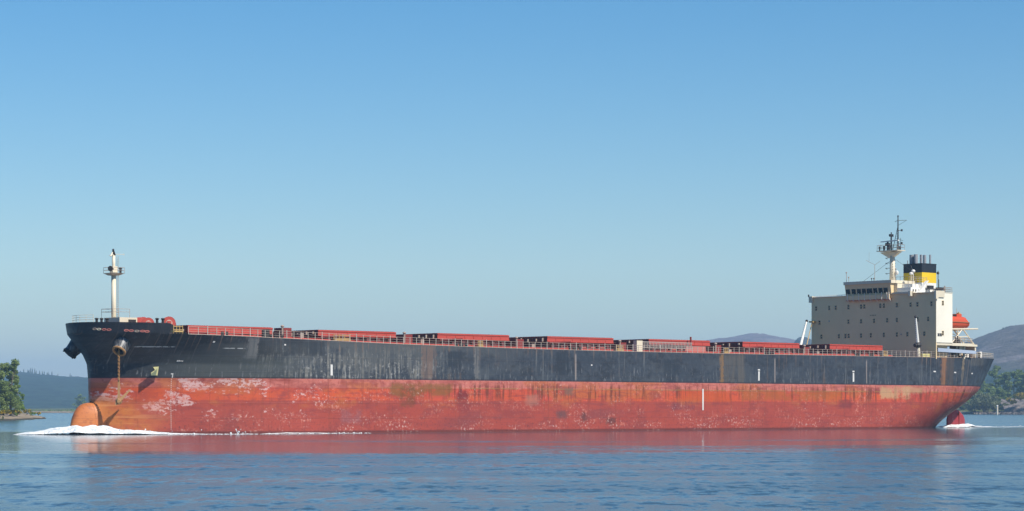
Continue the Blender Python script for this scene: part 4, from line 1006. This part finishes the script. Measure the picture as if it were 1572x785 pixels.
bank('left_bank', [(-420, 600), (-240, 700), (-170, 790), (-177, 880), (-190, 980), (-209, 1075), (-230, 1110), (-420, 1180)],
     [(-500, 640), (-300, 760), (-240, 850), (-235, 900), (-235, 980), (-236, 1050), (-260, 1085), (-430, 1120)], ([0, .15, .45, .6, 1], [-.8, .5, 1.2, 2.2, 2.8]), M['bank'])
bank('far_bank', [(-3000, 3300), (-1200, 2900), (-560, 2720), (-300, 2700), (100, 2750), (700, 2600), (1500, 2700)], [(-3000, 4400), (-1200, 4300), (-560, 4300), (-300, 4300), (100, 4300), (700, 4300), (1500, 4300)], ([0, .2, 1], [-.8, 1.6, 6]), M['bank'], 160, 8)
bank('right_bank', [(250, 2300), (330, 2080), (380, 1960), (440, 1900), (520, 1860), (800, 1800), (1500, 1700)], [(260, 3000), (360, 3000), (460, 3000), (560, 3000), (640, 3000), (1000, 3000), (1800, 3000)], ([0, .2, .5, 1], [-.8, 2.4, 5, 12]), M['bank'], 120, 12, 4.)

# ================================================================= TREES
def leaf_mat(name, dark, light, yel=None):
    t = NT(name); p = t.obj(); a = t.noise(p, .25, 3); b = t.noise(p, 1.5, 2)
    c = t.mix(t.ss(a, .35, .65), dark, light); c = t.mix(t.ss(b, .45, .7, 0, .6), c, tuple(x * 1.5 for x in light))
    c = t.mix(t.mul(t.rand(), .15), c, tuple(x * .6 for x in dark))
    if yel: c = t.mix(t.ss(b, .50, .56), c, yel)
    t.bsdf(c, .65, spec=.25); b_ = t.out.inputs[0].links[0].from_socket
    tr = t.n.new('ShaderNodeBsdfTranslucent'); t.put(tr.inputs[0], t.mix(1., c, (1.3, 1.25, .7), 'MULTIPLY')); mx = t.n.new('ShaderNodeMixShader'); mx.inputs[0].default_value = .42
    t.l.new(b_, mx.inputs[1]); t.l.new(tr.outputs[0], mx.inputs[2]); t.l.new(mx.outputs[0], t.out.inputs[0]); return t.m
M['leaf1'] = leaf_mat('cottonwood_leaves', (.125, .185, .06), (.25, .32, .115))
M['leaf2'] = leaf_mat('young_leaves', (.12, .20, .05), (.23, .33, .085))
M['leaf3'] = leaf_mat('far_tree_leaves', (.11, .165, .045), (.22, .29, .085))
M['leaf4'] = leaf_mat('willow_leaves', (.10, .12, .055), (.19, .21, .10))
M['broom'] = leaf_mat('broom_flowers', (.10, .11, .020), (.22, .20, .025), (.62, .46, .02))
t = NT('bark'); n_ = t.noise(t.scaled(t.obj(), 2, 2, .4), 2., 4); M['bark'] = t.bsdf(t.mix(n_, (.06, .045, .035), (.17, .14, .115)), .9)
def crown_mesh(name, mat, clumps, n, size):
    """leaf-sized faces spread through irregular clumps: (x, y, z, rx, rz)"""
    C_ = np.array(clumps); wgt = C_[:, 3] ** 2 * C_[:, 4]; wgt /= wgt.sum()
    ci = rng.choice(len(C_), n, p=wgt); d = rng.normal(size=(n, 3)); d /= np.linalg.norm(d, axis=1)[:, None]
    r = rng.uniform(.35, 1.08, n) ** .6
    P = C_[ci, :3] + d * r[:, None] * np.stack([C_[ci, 3], C_[ci, 3], C_[ci, 4]], 1)
    a = rng.normal(size=(n, 3)); a /= np.linalg.norm(a, axis=1)[:, None]; b = np.cross(a, d + rng.normal(size=(n, 3)) * .8); b /= np.linalg.norm(b, axis=1)[:, None] + 1e-9
    sz = size * rng.uniform(.55, 1.25, n)[:, None]
    V = np.empty((n, 4, 3)); V[:, 0] = P - a * sz * .5; V[:, 1] = P + b * sz * .32; V[:, 2] = P + a * sz * .5; V[:, 3] = P - b * sz * .32
    me = bpy.data.meshes.new(name); me.vertices.add(4 * n); me.vertices.foreach_set('co', V.reshape(-1)); me.loops.add(4 * n)
    me.loops.foreach_set('vertex_index', np.arange(4 * n)); me.polygons.add(n); me.polygons.foreach_set('loop_start', np.arange(0, 4 * n, 4)); me.polygons.foreach_set('loop_total', np.full(n, 4))
    me.materials.append(mat); me.update(); me.validate(); return me
def tree(name, label, x, y, z, h_, r_, mat, n, size, group, lean=0., cat='tree', seed=0, low=.12, trunk_n=1):
    rs = random.Random(seed); t0 = empty(name, (x, y, z)); tag(t0, label, cat, group)
    tm = MB(); clumps = []
    for q in range(trunk_n):
        bx, by = (rs.uniform(-.25, .25) * r_, rs.uniform(-.25, .25) * r_) if trunk_n > 1 else (0, 0)
        tp = Vector((bx * 1.6 + lean * h_, by * 1.6, h_ * rs.uniform(.80, .92))); b0 = Vector((bx, by, -1)); k0 = h_ * .018
        mid = b0.lerp(tp, .5) + Vector((rs.uniform(-.05, .05) * h_, 0, 0)); tm.tube(b0, mid, k0, k0 * .65, 7).tube(mid, tp, k0 * .65, k0 * .15, 6)
        nl = max(6, int(22 / trunk_n) + 4)
        for k in range(nl):
            v = low + (1 - low) * (k + rs.random()) / nl; c = (b0.lerp(mid, v * 2) if v < .5 else mid.lerp(tp, v * 2 - 1))
            an = rs.uniform(0, 6.28); env = math.sin(math.pi * min(1, .16 + .80 * v)) ** .7; ln = r_ * env * rs.uniform(.35, .92)
            e = c + Vector((math.cos(an) * ln, math.sin(an) * ln, h_ * rs.uniform(.02, .11)))
            tm.tube(c, e, k0 * .3 * (1 - v * .6), k0 * .07, 4)
            cr = r_ * rs.uniform(.13, .29); clumps.append((*e, cr, cr * rs.uniform(.6, 1.0)))
            if rs.random() < .7: f = c.lerp(e, .55); clumps.append((f.x, f.y, f.z + .3, cr * .8, cr * .6))
        clumps.append((tp.x, tp.y, tp.z, r_ * .14, h_ * .06))
    tm.build('trunk', M['bark'], t0)
    o = bpy.data.objects.new('crown', crown_mesh('crown', mat, clumps, n, size)); C.objects.link(o); o.parent = t0
    return t0
def bush(name, label, x, y, z, r_, h_, mat, n, size, group, cat='bush', seed=0):
    rs = random.Random(seed); t0 = empty(name, (x, y, z)); tag(t0, label, cat, group)
    cl = [(rs.uniform(-.7, .7) * r_, rs.uniform(-.5, .5) * r_, h_ * rs.uniform(.25, .72), r_ * rs.uniform(.22, .42), h_ * rs.uniform(.18, .32)) for _ in range(13)]
    sm = MB()
    for c in cl[:6]: sm.tube((c[0] * .2, c[1] * .2, -.3), (c[0], c[1], c[2]), h_ * .03, h_ * .01, 4)
    sm.build('stem', M['bark'], t0)
    o = bpy.data.objects.new('crown', crown_mesh('crown', mat, cl, n, size)); C.objects.link(o); o.parent = t0
    return t0
def at(px, d): return (px - 786) / 3702 * d
# left bank
LG = 'trees on the left bank'
tree('cottonwood_tree', 'tallest leafy cottonwood of the clump on the sandy bank ahead of the bow', at(9, 905), 905, 2.4, 20.5, 7.0, M['leaf1'], 9000, .7, LG, .02, seed=3, trunk_n=3, low=.06)
tree('cottonwood_tree', 'lower bright green tree on the river side of the sandy bank clump', at(26, 930), 930, 2.3, 14.0, 3.5, M['leaf2'], 4600, .62, LG, .0, seed=8, low=.03)
tree('cottonwood_tree', 'cottonwood leaning out over its lower bright green neighbour on the sandy bank', at(17, 915), 915, 2.4, 18.5, 4.4, M['leaf1'], 5200, .68, LG, .09, seed=15, low=.12)
tree('cottonwood_tree', 'broad cottonwood on the inland side of the tallest one on the sandy bank', at(-14, 890), 890, 2.5, 19.5, 5.5, M['leaf1'], 6500, .72, LG, -.03, seed=21, trunk_n=2)
for k, (px_, d, h_) in enumerate(((-60, 870, 18), (-105, 860, 21), (-150, 840, 17))):
    tree('cottonwood_tree', ('cottonwood of middling height upstream of the clump', 'highest of the cottonwoods upstream of the clump', 'lowest cottonwood, farthest upstream of the clump')[k], at(px_, d), d, 2.5, h_, 5.2, M['leaf1'], 2200, .85, LG, 0, seed=30 + k)
BG = 'broom bushes on the left bank'
bl = ['broom bush on the sandy bank farthest from its tip, beside the cut bank', 'yellow broom bush below the middle of the tall cottonwood', 'low broom bush beneath the trunk of the lower bright green tree', 'yellow flowering broom bush just clear of the bright green tree',
      'large yellow broom bush standing clear of all trees on the sandy bank', 'small green flowerless bush near the tip of the sandy bank', 'small broom bush at the very tip of the sandy bank']
for k, (px_, d, r_, h_, mt) in enumerate(((2, 860, 1.6, 1.6, 'broom'), (11, 880, 1.6, 1.7, 'broom'), (20, 905, 1.5, 1.9, 'broom'), (30, 925, 1.4, 1.8, 'broom'), (41, 960, 2.0, 2.6, 'broom'), (50, 1000, 1.6, 1.7, 'leaf2'), (58, 1050, 1.5, 1.6, 'broom'))):
    bush('broom_bush', bl[k], at(px_, d), d, 2.1 if k < 5 else 1.5, r_, h_, M[mt], 420, .42, BG, 'bush', 50 + k)
m = MB()
for k in range(60):
    px_ = random.uniform(-60, 60); d = interp(px_, [-60, 0, 62], [730, 795, 1075]); x = at(px_, d) - random.uniform(0, 3); h_ = random.uniform(.4, 1.3)
    m.hexa([(x - .15, d, .2), (x + .15, d, .2), (x + .15, d + .2, .2), (x - .15, d + .2, .2), (x - .3, d - .1, .3 + h_), (x + .25, d - .1, .3 + h_ * .8), (x + .3, d + .3, .3 + h_), (x - .2, d + .3, .3 + h_ * .9)])
tag(m.build('bank_sedge', M['leaf4']), 'tufts of sedge and roots along the water on the left bank', kind='stuff')
# far shore
tree('distant_tree', 'small hazy tree on the far shore beside the red stem of the ship', at(121, 2850), 2850, 2, 21, 9, M['leaf3'], 900, 2.2, None, 0, seed=70, low=.1, trunk_n=2)
cl = [(at(random.uniform(-400, 1500), 2780), 2780 + random.uniform(0, 60), random.uniform(1.5, 3.5), random.uniform(3, 9), random.uniform(1.0, 2.4)) for _ in range(260)]
o = bpy.data.objects.new('far_shore_scrub', crown_mesh('far_shore_scrub', M['leaf3'], cl, 9000, 2.0)); C.objects.link(o); tag(o, 'low dark scrub along the far shore', kind='stuff')
# right bank
RG = 'trees on the right bank'
rl_ = [(1484, 2060, 12, 7, 'hazy tree showing low behind the red counter of the ship'), (1496, 2080, 22, 8, 'green tree close beside the stern of the ship'), (1508, 2120, 27, 8, 'darker tree between the stern and the tallest tree behind it'),
       (1526, 2150, 41, 9, 'tallest tree behind the stern with a round clump at its top'), (1543, 2100, 33, 10, 'broad tree just beyond the tallest, on the side away from the ship'), (1558, 2080, 35, 10, 'wide leafy tree rising straight above the left end of the yellow broom'),
       (1574, 2060, 33, 11, 'leafy tree rising above the large yellow broom on the bluff'), (1519, 2060, 21, 7, 'lower tree in front of the tallest tree, above the big willow'), (1536, 2020, 19, 7, 'low tree behind the pale post and its willow')]
for k, (px_, d, h_, r_, lab) in enumerate(rl_):
    tree('broadleaf_tree', lab, at(px_, d), d, 4.0, h_, r_, M['leaf3'], 4200, 1.9, RG, 0, seed=90 + k, low=.06, trunk_n=1 + k % 2)
for k, (px_, d, h_) in enumerate(((1600, 2050, 36), (1625, 2040, 30), (1655, 2020, 38), (1690, 2000, 33))):
    tree('broadleaf_tree', ('tall tree next downstream of the rocky bluff trees', 'lowest tree downstream of the rocky bluff', 'highest tree downstream of the rocky bluff', 'broadleaf tree farthest downstream on the bank')[k], at(px_, d), d, 4.5, h_, 11, M['leaf3'], 1200, 2.0, RG, 0, seed=110 + k)
WG = 'willow bushes on the right bank'
for k, (px_, d, r_, h_, lab) in enumerate(((1513, 1975, 11, 17, 'big rounded olive green willow between the stern and the pale post'), (1495, 1990, 8, 11, 'olive willow at the waterline behind the rudder'), (1531, 1960, 7, 9, 'low willow directly behind the pale post on the shore'), (1545, 1945, 6, 7, 'small willow between the pale post and the yellow broom'))):
    bush('willow_bush', lab, at(px_, d), d, 2.5, r_, h_, M['leaf4'], 2600, 1.6, WG, 'bush', 130 + k)
GG = 'yellow broom on the right bank'
for k, (px_, d, r_, h_, zz, lab) in enumerate(((1553, 1930, 4.5, 6, 8.5, 'smaller yellow broom at the end of the rocky bluff nearest the ship'), (1566, 1925, 6.0, 7, 11.5, 'larger yellow broom up on the middle of the rocky bluff'), (1585, 1915, 6, 7, 11.5, 'yellow broom at the far end of the rocky bluff'))):
    bush('broom_bush', lab, at(px_, d), d, zz, r_, h_, M['broom'], 900, .95, GG, 'bush', 150 + k)
# rocky bluff and rip-rap at the waterline
t = NT('bank_rock'); p = t.pos(); a = t.noise(p, .25, 5, .65); M['rock'] = t.bsdf(t.mix(t.ss(a, .35, .68), (.075, .062, .055), (.26, .22, .19)), .9, normal=t.bump(a, .9, .8))
bank('rocky_bluff', [(395, 1935), (405, 1920), (418, 1908), (440, 1895), (480, 1880), (600, 1850)], [(400, 1980), (412, 1985), (430, 1990), (460, 1990), (500, 1990), (620, 1990)], ([0, .2, .5, .8, 1], [0, 3, 7.5, 10.5, 11.5]), M['rock'], 90, 16, 2.)
m = MB()
for k in range(900):
    px_ = random.uniform(1440, 1760); d = interp(px_, [1440, 1490, 1540, 1572, 1760], [2200, 1985, 1925, 1890, 1840]) + random.uniform(-6, 14); s_ = random.uniform(.5, 1.5); x = at(px_, d)
    q = [(x + s_ * random.uniform(.5, 1.1) * a_, d + s_ * random.uniform(.5, 1.1) * b_, random.uniform(-.5, .2) + (s_ * random.uniform(.6, 1.5) if u else 0)) for u in (0, 1) for a_, b_ in ((-1, -1), (1, -1), (1, 1), (-1, 1))]
    m.hexa(q)
tag(m.build('shore_rocks', M['rock']), 'dark rip-rap stones along the waterline of the right bank', kind='stuff')
mk = empty('marker_post', (at(1531, 1915), 1915, 0)); tag(mk, 'pale piling standing on the shore of the right bank', 'post')
MB().tube((0, 0, -1), (0, 0, 6.6), .75, .65, 10).build('piling', M['cream'], mk)
MB().lathe((0, 0, 6.6), (0, 0, 8), [(0, .8), (.3, .8), (.9, .15)], 10).build('post_cap', M['white'], mk)

# ================================================================= HAZE
hz = MB().box(-16400, 16400, -16400, 16400, -4, 330)
t = NT('river_haze'); v = t.n.new('ShaderNodeVolumePrincipled')
v.inputs['Color'].default_value = (.435, .70, 1.0, 1); v.inputs['Density'].default_value = 1.05e-4; v.inputs['Anisotropy'].default_value = .0
t.l.new(v.outputs[0], t.out.inputs['Volume'])
ho = hz.build('haze', t.m); tag(ho, 'pale blue haze over the river', kind='stuff')
